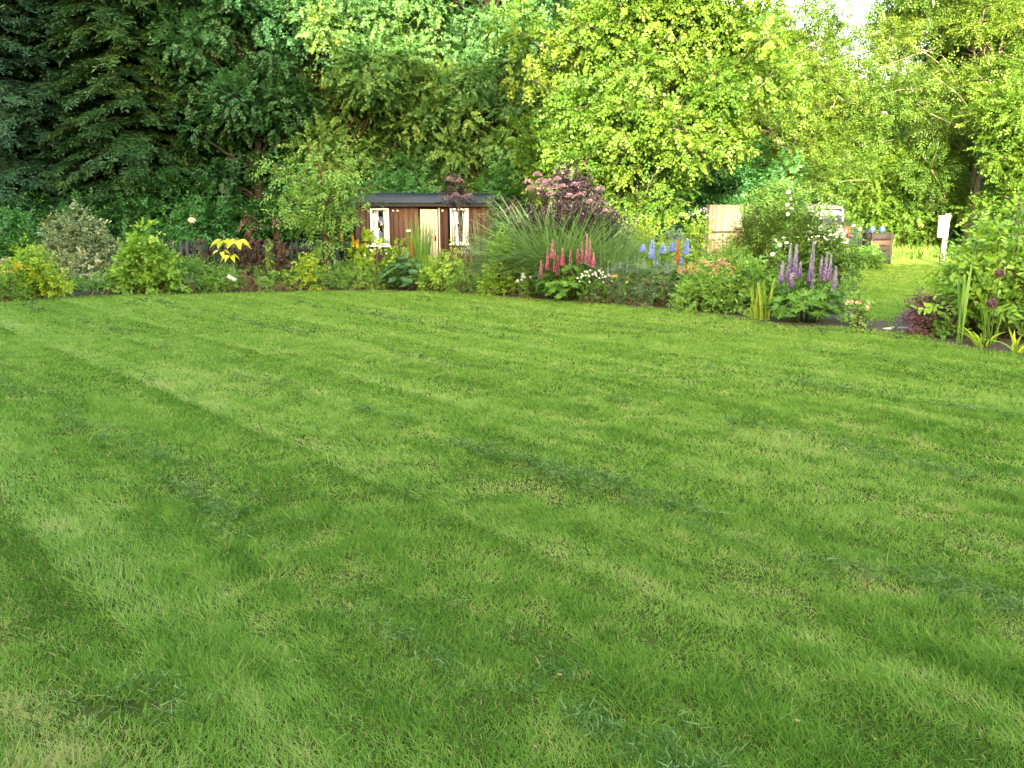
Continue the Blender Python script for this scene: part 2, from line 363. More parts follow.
# ------------------------------------------------------------------ ground, lawn, beds
FRONT = [(-260, 326), (-120, 313), (0, 303.5), (60, 299.5), (130, 296.5), (250, 294), (350, 292), (440, 293.5), (520, 300), (600, 306), (680, 312), (730, 318), (790, 327), (852, 329)]
FRONT_G = np.array([ground(*p) for p in FRONT])
def yb(px, inset=.0):
    """distance of the lawn edge straight ahead in direction px, moved back by inset"""
    return float(np.interp(px, [p[0] for p in FRONT], FRONT_G[:, 1]))+inset
def smooth_edge(P, n=6):
    P = np.array(P, float); out = []
    for i in range(len(P)-1):
        p0, p1, p2, p3 = P[max(i-1, 0)], P[i], P[i+1], P[min(i+2, len(P)-1)]
        for t in np.arange(n)/n:
            out.append(.5*((2*p1)+(-p0+p2)*t+(2*p0-5*p1+4*p2-p3)*t*t+(-p0+3*p1-3*p2+p3)*t**3))
    return np.array(out+[P[-1]])
rr = rng_(3)
edge1 = smooth_edge(FRONT_G)
edge1 = edge1+rr.normal(0, .025, edge1.shape)
back1 = np.array([ground(862, 315), ground(858, 290), ground(858, 272), ground(884, 262), (11.4, 27), (6, 24.2), (-14, 20.5), (-19, 18)])
BED1 = np.concatenate([edge1, back1])
e2 = smooth_edge([ground(893, 326), ground(905, 333), ground(940, 344), ground(1000, 354), ground(1030, 358), ground(1200, 372)])
e2 = e2+rr.normal(0, .02, e2.shape)
BED2 = np.concatenate([e2, np.array([(11, 8.2), (11, 14), (9, 14.2), ground(960, 296), ground(915, 306), ground(893, 320)])])
def inside(poly, x, y):
    c = np.zeros(len(x), bool); j = len(poly)-1
    for i in range(len(poly)):
        xi, yi, xj, yj = *poly[i], *poly[j]
        k = ((yi > y) != (yj > y)) & (x < (xj-xi)*(y-yi)/(yj-yi+1e-12)+xi); c ^= k; j = i
    return c
def vnoise(x, y, s, seed):
    r = rng_(seed); G = r.random((256, 256)); a, b = x/s+500, y/s+500
    i, j = np.floor(a).astype(int), np.floor(b).astype(int); u, v = a-i, b-j; u = u*u*(3-2*u); v = v*v*(3-2*v)
    g = lambda p, q: G[p % 256, q % 256]
    return (g(i, j)*(1-u)+g(i+1, j)*u)*(1-v)+(g(i, j+1)*(1-u)+g(i+1, j+1)*u)*v
def sheet(name, poly, z, mat):
    m = bpy.data.meshes.new(name); m.from_pydata([(x, y, z) for x, y in poly], [], [list(range(len(poly)))]); m.materials.append(mat)
    o = bpy.data.objects.new(name, m); COL.objects.link(o); return tag(o, kind='structure')
sheet('ground', [(-400, -300), (400, -300), (400, 600), (-400, 600)], -.008, M['earth'])
sheet('lawn', [(-26, -5), (18, -5), (24, 29.5), (14, 30.5), (-22, 30)], 0, M['turf'])
sheet('flower_bed', BED1, .006, M['soil']); sheet('side_bed', BED2, .006, M['soil'])
GAP = np.array([ground(*p) for p in ((848, 328.5), (875, 331), (904, 334), (897, 323), (872, 320), (858, 316))])
sheet('soil_strip', GAP, .010, M['soil'])

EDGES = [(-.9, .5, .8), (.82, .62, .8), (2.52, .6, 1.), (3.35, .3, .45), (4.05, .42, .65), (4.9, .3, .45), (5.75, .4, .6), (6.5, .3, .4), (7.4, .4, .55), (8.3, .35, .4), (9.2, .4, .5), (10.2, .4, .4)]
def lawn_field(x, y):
    """mown passes: a crisp edge at every u, masks for the painted pale sheen past it and dark before it"""
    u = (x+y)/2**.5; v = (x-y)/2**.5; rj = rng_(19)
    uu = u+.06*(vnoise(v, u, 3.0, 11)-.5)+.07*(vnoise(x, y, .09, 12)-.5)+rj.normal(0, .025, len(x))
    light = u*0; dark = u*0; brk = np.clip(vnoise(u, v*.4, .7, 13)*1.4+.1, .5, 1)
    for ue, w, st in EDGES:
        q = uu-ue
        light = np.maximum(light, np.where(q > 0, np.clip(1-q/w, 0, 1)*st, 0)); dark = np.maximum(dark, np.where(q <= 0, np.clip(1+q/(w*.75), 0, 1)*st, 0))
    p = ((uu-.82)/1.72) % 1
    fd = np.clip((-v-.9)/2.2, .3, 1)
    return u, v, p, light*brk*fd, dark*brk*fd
def make_lawn():
    r = rng_(7); X, Y = [], []
    for (y0, y1, d) in ((1.35, 2.6, 26000), (2.6, 4, 18000), (4, 6.5, 10000), (6.5, 10, 5200), (10, 17, 2600), (17, 31, 1000)):
        x0, x1 = -.75*y1-.9, .75*y1+.9
        if y0 >= 10: x0 = -.72*y1
        n = int((y1-y0)*(x1-x0)*d); x = r.uniform(x0, x1, n); y = r.uniform(y0, y1, n)
        k = np.abs(x) < .72*y+.9
        if y0 >= 17: k &= (x > 6)
        X.append(x[k]); Y.append(y[k])
    x, y = np.concatenate(X), np.concatenate(Y)
    jx, jy = x+r.normal(0, .03, len(x)), y+r.normal(0, .03, len(x))
    k = ~inside(BED1, jx, jy) & ~inside(BED2, jx, jy) & ~inside(GAP, jx, jy)
    g0 = ground(118, 712)
    bare = np.exp(-(((x-g0[0]-.6*(y-g0[1]))/.17)**2+((y-g0[1])/.055)**2))
    k &= r.random(len(x)) > np.clip(bare*1.5, 0, .97)
    u0, v0 = (x+y)/2**.5, (x-y)/2**.5
    thin = vnoise(x, y, .14, 21)*.6+vnoise(u0, v0*.3, .35, 22)*.4
    k &= r.random(len(x)) < np.clip(.42+thin*1.1, .3, 1)
    x, y = x[k], y[k]; N = len(x)
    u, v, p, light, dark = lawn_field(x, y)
    n1 = vnoise(x, y, .12, 31); n2 = vnoise(u, v*.3, .3, 32); n3 = vnoise(u, v*.25, .8, 33); n4 = vnoise(u, v*.14, .26, 34)
    scalp = np.clip((vnoise(u, v*.45, .33, 35)*.5+vnoise(x, y, .12, 36)*.5-.60)*5, 0, 1)    # yellowed, cut too short
    far = np.clip((y-2)/12, 0, 1)
    L = (.019+.018*n1+.012*n2+.010*light-.002*dark)*r.uniform(.6, 1.25, N)*(1-.42*scalp)*(1+.25*far)
    L *= np.where(r.random(N) < .04, 1.5, 1)
    wd = np.maximum(.0027, y*.00085)*r.uniform(.75, 1.25, N)
    ld = np.array([-1, 1, 0])/2**.5                                                    # away along the stripe
    lean = (light*1.7-dark*.8)[:, None]*ld+(n4-.5)[:, None]*np.array([.5, .5, 0])
    sw = (vnoise(x, y, .16, 37)-.5)*2.2; sx = (vnoise(x, y, .16, 38)-.5)*2.2
    tuft = np.clip((vnoise(u, v*.45, .16, 45)*.6+vnoise(u, v*.3, .5, 46)*.4-.60)*7, 0, 1)*np.clip(1.5-y/8, .08, 1)
    L *= 1+.75*tuft
    D = np.stack([r.normal(0, .50, N)+sw*.18-.10, r.normal(0, .50, N)+sx*.18+.08, np.full(N, .85)], 1)+lean*.8*(1-.5*tuft)[:, None]
    Nn = r.normal(0, 1, (N, 3)); Nn[:, 2] = np.abs(Nn[:, 2])+.3
    bend = np.stack([D[:, 0]*.2, D[:, 1]*.2, np.full(N, -.12)], 1)*L[:, None]
    corner = np.clip((.75-u)*.6, 0, .15)*vnoise(x, y, .2, 40)*1.6*np.clip((3.6-y)/.8, 0, 1)
    dm = 1-.55*np.clip((y-4)/8, 0, 1)
    tone = .48+dm*((n2-.5)*.10+(n3-.5)*.06+(n1-.5)*.2+(n4-.5)*.18+(vnoise(u, v*.16, .09, 39)-.5)*.24)+.16*light-.13*dark+corner+scalp*.2*dm+.05*(1-dm)-.09*tuft+r.normal(0, .11, N)*(.45+.55*dm)  # stripe light and dark terms paint the sheen of leaning blades into tone
    tone = np.where(r.random(N) < .03+.08*scalp+1.6*corner, r.uniform(.8, 1, N), tone)
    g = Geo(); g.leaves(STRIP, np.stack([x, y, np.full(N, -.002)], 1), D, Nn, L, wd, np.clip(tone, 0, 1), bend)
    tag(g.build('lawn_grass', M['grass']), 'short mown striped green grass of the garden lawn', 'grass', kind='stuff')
    print('BLADES', N)
    # dark damp clippings dropped in lines along the mower's path
    n = 60000; yy = 1.5+12.5*r.random(n)**1.6; xx = r.uniform(-1, 1, n)*(.72*yy+.8)
    u, v, p, light, dark = lawn_field(xx, yy)
    c = vnoise(u*.9, v*.14, .10, 41)*.55+vnoise(xx, yy, .06, 42)*.45
    k = (np.exp(-((p-.50)/.10)**2) > r.random(n)*.9+.1) & (c > .59) & ~inside(BED1, xx, yy) & ~inside(BED2, xx, yy)
    b = np.exp(-(((xx-g0[0])/.26)**2+((yy-g0[1])/.13)**2)) > .25; k |= b & (r.random(n) < .14)
    k &= np.exp(-(((xx-g0[0]-.6*(yy-g0[1]))/.15)**2+((yy-g0[1])/.05)**2)) < .45
    xx, yy = xx[k], yy[k]
    m = 5; xx = np.repeat(xx, m)+r.normal(0, .022, len(xx)*m); yy = np.repeat(yy, m)+r.normal(0, .016, len(yy)*m); N = len(xx)
    D = r.normal(0, 1, (N, 3))*[1, 1, .3]
    g = Geo(); g.leaves(STRIP, np.stack([xx, yy, .026+.032*r.random(N)], 1), D, np.array([0, 0, 1.])+r.normal(0, .4, (N, 3)), (.038*r.uniform(.6, 1.4, N))*(1+yy*.06), np.maximum(.0036, yy*.0011), np.clip(.42+r.normal(0, .36, N), 0, 1))
    tag(g.build('grass_clippings', leafmat('damp clippings', [(.025, .065, .014), (.075, .15, .04), (.18, .27, .10)], .2, spec=.03)), 'dark damp grass clippings lying in lines on the lawn', 'clippings', kind='stuff')
make_lawn()

# ------------------------------------------------------------------ foliage colours
M['conifer'] = leafmat('dark conifer needles', [(0.013, 0.043, 0.020), (0.023, 0.074, 0.029), (0.061, 0.123, 0.033)], .12, (1.1, 1.2, .6))
M['conifer_gold'] = leafmat('olive conifer needles', [(0.012, 0.043, 0.013), (0.023, 0.071, 0.018), (0.068, 0.123, 0.025)], .15, (1.1, 1.2, .5))
M['conifer_blue'] = leafmat('blue green conifer needles', [(0.016, 0.048, 0.027), (0.030, 0.085, 0.040), (0.064, 0.133, 0.058)], .12, (1, 1.2, .7))
M['maple_blue'] = leafmat('cool green maple leaves', [(0.014, 0.054, 0.019), (0.029, 0.095, 0.033), (0.052, 0.151, 0.051)], .25, (1.1, 1.2, .6))
M['sycamore'] = leafmat('sycamore leaves', [(.036, .11, .044), (.075, .19, .062), (.13, .245, .06), (.23, .285, .055)], .4, (1.05, 1.12, .6))
M['hazel'] = leafmat('hazel leaves', [(0.030, 0.091, 0.013), (0.068, 0.154, 0.018), (0.113, 0.200, 0.024), (0.178, 0.242, 0.039)], .40, (1.05, 1.12, .5))
M['ash'] = leafmat('ash leaflets', [(0.028, 0.084, 0.014), (0.061, 0.138, 0.019), (0.102, 0.179, 0.024), (0.170, 0.217, 0.041)], .40, (1.05, 1.12, .5))
M['lime_leaf'] = leafmat('lime green leaves', [(0.088, 0.203, 0.037), (0.197, 0.355, 0.053), (0.338, 0.472, 0.092)], .35)
M['gold_leaf'] = leafmat('golden green leaves', [(0.102, 0.214, 0.023), (0.260, 0.394, 0.038), (0.522, 0.558, 0.056)], .35)
M['mid_leaf'] = leafmat('mid green leaves', [(0.045, 0.119, 0.023), (0.098, 0.221, 0.041), (0.178, 0.323, 0.065)], .3)
M['leafy'] = leafmat('deep fresh green leaves', [(.03, .085, .015), (.06, .14, .025), (.11, .2, .04)], .3)
M['dark_leaf'] = leafmat('deep green leaves', [(0.020, 0.083, 0.020), (0.045, 0.152, 0.036), (0.082, 0.234, 0.060)], .2)
M['cool_leaf'] = leafmat('cool grey green leaves', [(0.056, 0.119, 0.054), (0.112, 0.203, 0.090), (0.196, 0.280, 0.144)], .25, (1, 1.1, .8))
M['laurel'] = leafmat('laurel leaves', [(0.019, 0.076, 0.012), (0.039, 0.144, 0.023), (0.079, 0.220, 0.037)], .2, rough=.35)
M['variegated'] = leafmat('variegated silver leaves', [(0.056, 0.094, 0.048), (0.140, 0.196, 0.094), (0.281, 0.328, 0.169), (0.450, 0.468, 0.281)], .2)
M['purple_leaf'] = leafmat('blackish purple leaves', [(0.011, 0.006, 0.009), (0.028, 0.017, 0.020), (0.055, 0.034, 0.036)], .1, (1, .8, .9), .45)
M['burgundy'] = leafmat('burgundy leaves', [(.035, .018, .016), (.085, .036, .03), (.15, .07, .05)], .2, (1.15, .8, .7))
M['plum_leaf'] = leafmat('plum barberry leaves', [(0.056, 0.033, 0.045), (0.136, 0.068, 0.090), (0.240, 0.135, 0.150)], .2, (1.3, .8, .8))
M['yellow_leaf'] = leafmat('clear yellow leaves', [(.30, .33, .015), (.50, .50, .03), (.66, .62, .08)], .35, (1.05, 1.05, .5))
M['dry'] = leafmat('dry stems and seed heads', [(.09, .06, .03), (.2, .13, .065), (.32, .22, .12)], .2, (1.2, 1, .7))
M['miscanthus'] = leafmat('grey green grass leaves', [(0.078, 0.168, 0.067), (0.146, 0.269, 0.101), (0.246, 0.370, 0.168)], .35)
M['iris'] = leafmat('iris sword leaves', [(0.063, 0.150, 0.015), (0.135, 0.240, 0.025), (0.252, 0.330, 0.060)], .3)
M['lupin_leaf'] = leafmat('lupin leaves', [(0.038, 0.114, 0.016), (0.077, 0.190, 0.025), (0.144, 0.274, 0.040)], .25)
M['lupin_blue_leaf'] = leafmat('blue green lupin leaves', [(0.026, 0.084, 0.031), (0.053, 0.138, 0.047), (0.106, 0.204, 0.074)], .2)
M['pink_petal'] = leafmat('pink petals', [(.68, .12, .46), (.78, .22, .56), (.84, .42, .62), (.80, .56, .50)], .35, (1.1, .85, .95))
M['orange_petal'] = leafmat('orange pink petals', [(.5, .13, .07), (.66, .26, .09), (.72, .42, .25)], .3, (1.1, .9, .8))
M['purple_petal'] = leafmat('purple petals', [(.26, .11, .30), (.36, .24, .48), (.60, .54, .70), (.62, .62, .42)], .3, (1, .9, 1.1))
M['blue_petal'] = leafmat('blue petals', [(.26, .36, .72), (.42, .52, .82), (.66, .70, .88)], .3, (.9, .9, 1.1))
M['white_petal'] = leafmat('white petals', [(0.446, 0.446, 0.403), (0.562, 0.562, 0.533), (0.612, 0.605, 0.590)], .3, (1, 1, 1))
M['blush_petal'] = leafmat('blush pink florets', [(0.174, 0.071, 0.102), (0.286, 0.161, 0.204), (0.378, 0.261, 0.296)], .25, (1.1, .9, .95))
M['coral_petal'] = leafmat('coral flower clusters', [(.42, .13, .09), (.58, .28, .19), (.66, .45, .32)], .25, (1.1, .9, .8))
M['yellow_petal'] = leafmat('yellow petals', [(.55, .30, .02), (.75, .52, .04), (.8, .66, .12)], .3, (1.1, 1, .5))
M['poker_petal'] = leafmat('red hot poker florets', [(.75, .55, .08), (.74, .32, .07), (.66, .17, .07)], .3, (1.1, .9, .5))
M['lavender'] = leafmat('lavender florets', [(.2, .22, .42), (.34, .36, .55)], .2)
M['peach_petal'] = leafmat('peach rose petals', [(.62, .36, .26), (.75, .5, .38), (.8, .64, .52)], .3, (1.1, .9, .8))
M['allium_petal'] = leafmat('allium purple florets', [(.07, .03, .045), (.12, .06, .08), (.17, .10, .12)], .2, (1, .8, 1))

# ------------------------------------------------------------------ house and trees behind the camera (unseen, added and sized to shade the lawn)
M['brick'] = solid('red brick', [(.16, .07, .05), (.24, .11, .075), (.3, .16, .11)], .9, 5)
M['tile'] = solid('slate roof', [(.05, .05, .055), (.09, .09, .1)], .8, 4)
M['glass_dark'] = solid('window glass', [(.02, .025, .03), (.03, .035, .04)], .08, 1, spec=.6)
M['white_paint'] = solid('white paint', [(.70, .70, .70), (.84, .84, .84)], .5, 10, detail=8)
def house():
    root = thing('unseen_brick_house', 'unseen three storey red brick house with a lower wing, added to shade the lawn', 'house', (0, -16, 0))
    g = Geo()
    def block(x0, x1, y0, y1, ze, zr):
        g.add([(x0, y0, 0), (x1, y0, 0), (x1, y1, 0), (x0, y1, 0), (x0, y0, ze), (x1, y0, ze), (x1, y1, ze), (x0, y1, ze), (x0, (y0+y1)/2, zr-.1), (x1, (y0+y1)/2, zr-.1)],
              [(0, 1, 5, 4), (2, 3, 7, 6), (1, 2, 6, 9, 5), (3, 0, 4, 8, 7)])
        return x0, x1, y0, y1, ze, zr
    A = block(-15, -6.9, 0, 7, 8.0, 12.0); B = block(-6.85, 20, 1, 6.6, 3.4, 6.3)
    g.build('wall', M['brick'], root)
    f = Geo()
    for (x0, x1, y0, y1, ze, zr) in (A, B):
        ym = (y0+y1)/2; e = .35; dz = e*(zr-ze)/(ym-y0)
        for s, ya in ((-1, y0-e), (1, y1+e)):
            V = [(x0-.25, ya, ze-dz), (x1+.25, ya, ze-dz), (x1+.25, ym, zr), (x0-.25, ym, zr)]
            V += [(a, b, c+.14) for a, b, c in V]
            f.add(V, [(0, 1, 2, 3), (4, 5, 6, 7), (0, 1, 5, 4), (2, 3, 7, 6), (1, 2, 6, 5), (0, 3, 7, 4)])
    f.build('roof', M['tile'], root)
    for x, z, yf in [(x, z, 7) for x in (-13.4, -11, -8.6) for z in (1.6, 4.3, 6.9)]+[(x, 1.6, 6.6) for x in (-2, 3, 8, 13, 17)]:
        w = Geo(); w.box((x, yf+.03, z), (1.3, .08, 1.3)); o = w.build('window', M['white_paint'], root)
        w = Geo(); w.box((x-.31, yf+.055, z), (.54, .06, 1.14)); w.box((x+.31, yf+.055, z), (.54, .06, 1.14)); w.build('pane', M['glass_dark'], o)
    w = Geo(); w.box((.6, 6.63, 1.02), (.95, .08, 2.04)); d = w.build('door', M['white_paint'], root)
    w = Geo(); w.box((.95, 6.7, 1.0), (.04, .06, .14)); w.build('handle', M['glass_dark'], d)
house()
for i, (x, yy, h) in enumerate([(-27, -6, 24), (-23.5, -4.5, 25), (-20.3, -5.5, 25), (-17.8, -5, 24), (-15.4, -4.6, 24)]):  # out of view; heights and spacing chosen so their shadow covers the left trees
    conifer('dark_conifer', 'unseen tall dark conifer added behind the camera to shade the left trees', 0, yy, h, 3.4, M['conifer'], 900+i, L=.5, Wd=.2, group='unseen shading conifers left of the house', x=x, step=.5, nb=9)

# ------------------------------------------------------------------ trees along the far side
conifer('dark_conifer', 'blue green conifer with drooping sprays at the left edge of the photo', 2, 23.5, 12.5, 2.5, M['conifer_blue'], 101, .5)
conifer('dark_conifer', 'darkest tall conifer second from the left edge', 78, 25, 14, 2.7, M['conifer'], 102, .35)
conifer('dark_conifer', 'dark conifer with olive yellow branch tips, third from the left edge', 140, 23.5, 13.5, 2.3, M['conifer_gold'], 103, .5)
conifer('dark_conifer', 'dark narrow conifer behind the cool green maple', 212, 26.5, 14, 2.6, M['conifer'], 104, .4)
tree('maple_tree', 'cool dark green maple hanging low beside the conifers', 'maple tree', 246, 23.5, 3.9, 1.2, 10.5, M['maple_blue'], M['bark_dark'], 111, .095, .085, LOBED, 78, (.4, .8), 11, thick=2.8, tone=.5)
tree('sycamore_tree', 'large sycamore with sunlit top rising behind the small garden tree', 'sycamore tree', 345, 25.5, 7.6, 1.0, 12.5, M['sycamore'], M['bark_dark'], 112, .095, .085, LOBED, 130, (.45, .95), 9.5, thick=3.0, tone=.45, tvar=.17, up=.4)
tree('sycamore_tree', 'sycamore with shaded lower crown behind the right end of the shed', 'sycamore tree', 488, 25, 5.6, 1.0, 11.5, M['sycamore'], M['bark_dark'], 113, .095, .085, LOBED, 110, (.45, .9), 9.5, thick=3.0, tone=.40, tvar=.15, up=.4)
tree('hazel_tree', 'bright yellow green hazel with arching pale branches beside the fence panels', 'hazel tree', 648, 20.6, 7.3, .5, 9.2, M['hazel'], M['bark'], 121, .095, .075, OVAL, 150, (.35, .75), 11, tone=.5, tvar=.14, stems=6, trunk_r=.06, droop=.35, twigs=True, back=.6, clear=(.2, 2.75), thick=2.6, limb_r=.022, up=.3)
tree('ash_tree', 'airy yellow green ash with sky showing through its top', 'ash tree', 806, 27, 5.5, 1.3, 8.4, M['ash'], M['bark_pale'], 122, .12, .045, DIA, 96, (.45, .9), 8.5, k=9, sl=.36, tone=.52, tvar=.13, trunk_r=.16, fan=1.0, twigs=True, thick=2.8, limb_r=.03, up=.3)
tree('ash_tree', 'tall yellow green ash with pale limbs at the right edge of the photo', 'ash tree', 972, 27.5, 6.9, 1.6, 12, M['ash'], M['bark_pale'], 123, .12, .045, DIA, 125, (.5, .9), 9, k=9, sl=.36, tone=.5, tvar=.15, trunk_r=.16, fan=1.0, twigs=True, stems=2, thick=3.6, limb_r=.03, up=.3)
tree('field_maple', 'dense yellow green field maple behind the meter box post', 'maple tree', 1050, 23.5, 4.6, .6, 5.6, M['hazel'], M['bark'], 124, .085, .075, LOBED, 70, (.45, .8), 12, tone=.42, tvar=.15, up=.3)
tree('field_maple', 'low bushy field maple behind the back lawn', 'maple tree', 905, 29, 4.4, .3, 4.2, M['hazel'], M['bark'], 125, .09, .08, LOBED, 56, (.45, .8), 11, tone=.45, tvar=.15, up=.3)
tree('field_maple', 'field maple leaning over the silver car', 'maple tree', 818, 29.5, 4.4, 1.9, 4.6, M['hazel'], M['bark'], 126, .09, .08, LOBED, 46, (.45, .8), 11, tone=.5, tvar=.15, up=.3)
# the row behind
for i, (px, Y, w, zb, zt, mt, lab) in enumerate([
        (15, 31, 7, .5, 14, 'dark_leaf', 'broad dark tree standing behind the blue green conifer'),
        (170, 32, 7, .5, 15, 'dark_leaf', 'broad dark tree filling the gap between the conifers and the maple'),
        (290, 32, 7, .5, 14, 'dark_leaf', 'dark tree behind the left side of the large sycamore'),
        (420, 32, 7, .5, 14, 'sycamore', 'tree between and behind the two sycamores'),
        (560, 31, 6.5, .4, 13, 'sycamore', 'tree behind the gap between sycamore and hazel'),
        (725, 31, 6.2, .3, 8.6, 'dark_leaf', 'dark evergreen standing behind the fence panels and hazel'),
        (1060, 31, 7, .5, 13, 'sycamore', 'tree behind the ash at the right edge'),
        (930, 35, 6, .5, 7.6, 'sycamore', 'shorter tree seen through the gap between the two ashes')]):
    tree('background_tree', lab, 'tree', px, Y, w, zb, zt, M[mt], M['bark_dark'], 140+i, .2, .16, DIA, 66, thick=2.7, lr=(.8, 1.4), dens=5, k=8, sl=.5, tone=.55, group='trees in the row behind', back=.8)
for i, (px, Y, w, zt, lab) in enumerate([
        (300, 24.2, 5.5, 2.3, 'dark evergreen bush in the shade behind the picket fence'),
        (175, 22.8, 5.5, 2.0, 'dark evergreen bush below the conifers'),
        (40, 22.4, 5.5, 2.0, 'dark evergreen bush at the foot of the left edge conifer'),
        (430, 23.2, 5.5, 3.0, 'dark evergreen bush behind the shed roof'),
        (545, 22.6, 3.6, 3.0, 'dark evergreen bush behind the purple elder'),
        (735, 25.5, 4.6, 3.4, 'dark evergreen bush behind the pale fence panels'),
        (600, 24, 4, 2.4, 'dark evergreen bush at the foot of the hazel'),
        (958, 30.5, 4.5, 2.6, 'dark evergreen bush behind the meter box post')]):
    tree('evergreen_bush', lab, 'bush', px, Y, w, .05, zt, M['dark_leaf'], M['bark'], 160+i, .12, .07, DIA, 34, (.5, .8), 10, 8, .34, tone=.35, trunk_r=.06, group='evergreen bushes under the trees')

# ------------------------------------------------------------------ shed
M['board'] = solid('weathered brown boards', [(0.021, 0.010, 0.007), (0.053, 0.025, 0.016), (0.089, 0.046, 0.030), (0.122, 0.070, 0.050)], .85, 7, (3, 3, .35), True, .4)
M['pale_board'] = solid('pale peeling boards', [(0.187, 0.153, 0.111), (0.383, 0.340, 0.264), (0.527, 0.484, 0.399)], .8, 9, (4, 4, .3), True, .4)
M['felt'] = solid('dark roofing felt', [(0.019, 0.026, 0.037), (0.036, 0.045, 0.062)], .95, 20, bump=.3)
M['dark_wood'] = solid('dark stained wood', [(0.015, 0.012, 0.011), (0.036, 0.029, 0.024)], .85, 8, (3, 3, .4), bump=.3)
M['curtain'] = solid('pale patterned curtain', [(.5, .56, .56), (.72, .78, .78), (.84, .86, .86)], .9, 9, detail=3)
M['void'] = solid('dark room inside', [(.006, .006, .006), (.01, .01, .01)], .95, 2)
def pane_mat():
    m, t, p = nodes_of('clear window pane'); N = t.nodes
    g = N.new('ShaderNodeBsdfGlossy'); g.inputs['Roughness'].default_value = .03
    tr = N.new('ShaderNodeBsdfTransparent'); mx = N.new('ShaderNodeMixShader'); mx.inputs[0].default_value = .08
    t.links.new(tr.outputs[0], mx.inputs[1]); t.links.new(g.outputs[0], mx.inputs[2]); t.links.new(mx.outputs[0], N['Material Output'].inputs[0])
    return m
M['pane'] = pane_mat()
def shed():
    Y = 18.6; r = rng_(50); x0, x1 = xat(358, Y), xat(489, Y); D = 2.4; ze = 1.73; zr = 1.94
    root = thing('garden_shed', 'low brown timber shed with dark felt roof and two white framed windows', 'shed', ((x0+x1)/2, Y, 0)); cx = (x0+x1)/2
    W2 = (x1-x0)/2; X = lambda px: xat(px, Y, 1.2)-cx
    wins = [(X(371), X(389.5), .78, 1.64), (X(450.5), X(468.5), .82, 1.64)]
    dx0, dx1, px0, px1 = X(420.5), X(438), X(439), X(450)
    g = Geo(); x = -W2
    while x < W2-.02:
        wd = min(.115*r.uniform(.9, 1.1), W2-x); xc = x+wd/2
        if not (dx0-.02 < xc < dx1+.02):
            seg = [(0.02, ze)]
            for a, b, z0, z1 in wins:
                if a-.03 < xc < b+.03: seg = [(.02, z0-.02), (z1+.02, ze)]
            for z0, z1 in seg:
                tn = np.clip(r.normal(.5, .07)+(.1 if xc > X(396) and xc < dx0 else 0)-(.25 if px0 < xc < px1 else 0), 0, 1)
                if z1-z0 > .03: g.box((xc, r.normal(0, .003), (z0+z1)/2), (wd-.008, .03, z1-z0), tone=tn)
        x += wd
    for s in (-1, 1):
        y = .05
        while y < D-.05: g.box((s*(W2-.012), y+.06, (ze+.02)/2), (.028, .112, ze-.02), tone=np.clip(r.normal(.45, .15), 0, 1)); y += .12
    g.box((0, D, ze/2), (2*W2-.1, .04, ze-.04), tone=.4)
    g.build('wall', M['board'], root)
    g = Geo(); g.box((0, D/2, .9), (2*W2-.12, D-.3, 1.5)); g.build('room', M['void'], root)
    g = Geo(); yr = D/2; e = .1                                           # shallow gable roof
    sl = (zr-ze)/(yr)
    for s, ya in ((1, -e), (-1, D+e)):
        V = [(-W2-.15, ya, ze-e*sl+.03), (W2+.15, ya, ze-e*sl+.03), (W2+.15, yr, zr+.03), (-W2-.15, yr, zr+.03)]
        V += [(a, b, c+.045) for a, b, c in V]
        g.add(V, [(0, 3, 2, 1), (4, 5, 6, 7), (0, 1, 5, 4), (2, 3, 7, 6), (1, 2, 6, 5), (0, 4, 7, 3)])
    g.build('roof', M['felt'], root)
    g = Geo(); g.box((0, -e-.015, ze-.03), (2*W2+.3, .03, .06)); g.build('fascia', M['dark_wood'], root)
    for i, (a, b, z0, z1) in enumerate(wins):
        t = .045; g = Geo(); xc, zc = (a+b)/2, (z0+z1)/2
        g.box((a+t/2, -.025, zc), (t, .07, z1-z0)); g.box((b-t/2, -.025, zc), (t, .07, z1-z0))
        g.box((xc, -.025, z1-t/2), (b-a-2*t, .066, t)); g.box((xc, -.025, z0+t/2), (b-a-2*t, .066, t)); g.box((xc, -.05, z0-.02), (b-a+.06, .1, .035))
        w = g.build('window', M['white_paint'], root)
        g = Geo(); g.box((xc, -.012, zc), (b-a-2*t, .006, z1-z0-2*t)); g.build('pane', M['pane'], w)
        iw = b-a-2*t
        for s, f in ((-1, .42), (1, .30)):
            g = Geo(); n = 15; q = np.linspace(0, 1, n); w_ = iw*f
            for zz0, zz1, f0, f1 in ((z0+t, zc, 1.0, .8), (zc, z1-t, .8, 1.0)):
                xs0 = (a+t+q*w_*f0) if s < 0 else (b-t-q*w_*f0); xs1 = (a+t+q*w_*f1) if s < 0 else (b-t-q*w_*f1)
                yy = .035+.012*np.sin(q*16)
                V = np.concatenate([np.stack([xs0, yy, q*0+zz0], 1), np.stack([xs1, yy, q*0+zz1], 1)])
                g.add(V, [(k, k+1, n+k+1, n+k) for k in range(n-1)])
            g.build('curtain', M['curtain'], w)
    g = Geo(); n = 6; w_ = (dx1-dx0)/n
    for k in range(n): g.box((dx0+w_*(k+.5), -.03, .82), (w_-.007, .03, 1.6), tone=np.clip(r.normal(.6, .15), 0, 1))
    g.box((dx0+.2, -.005, .3), (dx1-dx0-.04, .02, .09), tone=.4); g.box((dx0+.2, -.005, 1.3), (dx1-dx0-.04, .02, .09), tone=.4)
    d = g.build('door', M['pale_board'], root); d['label'] = 'pale peeling cream door'
    g = Geo(); g.box((dx1-.06, -.06, .95), (.03, .03, .12)); g.build('handle', M['dark_wood'], d)
    g = Geo(); g.box((px0+.012, -.03, .84), (.03, .05, 1.62)); g.build('door_post', M['pale_board'], root)
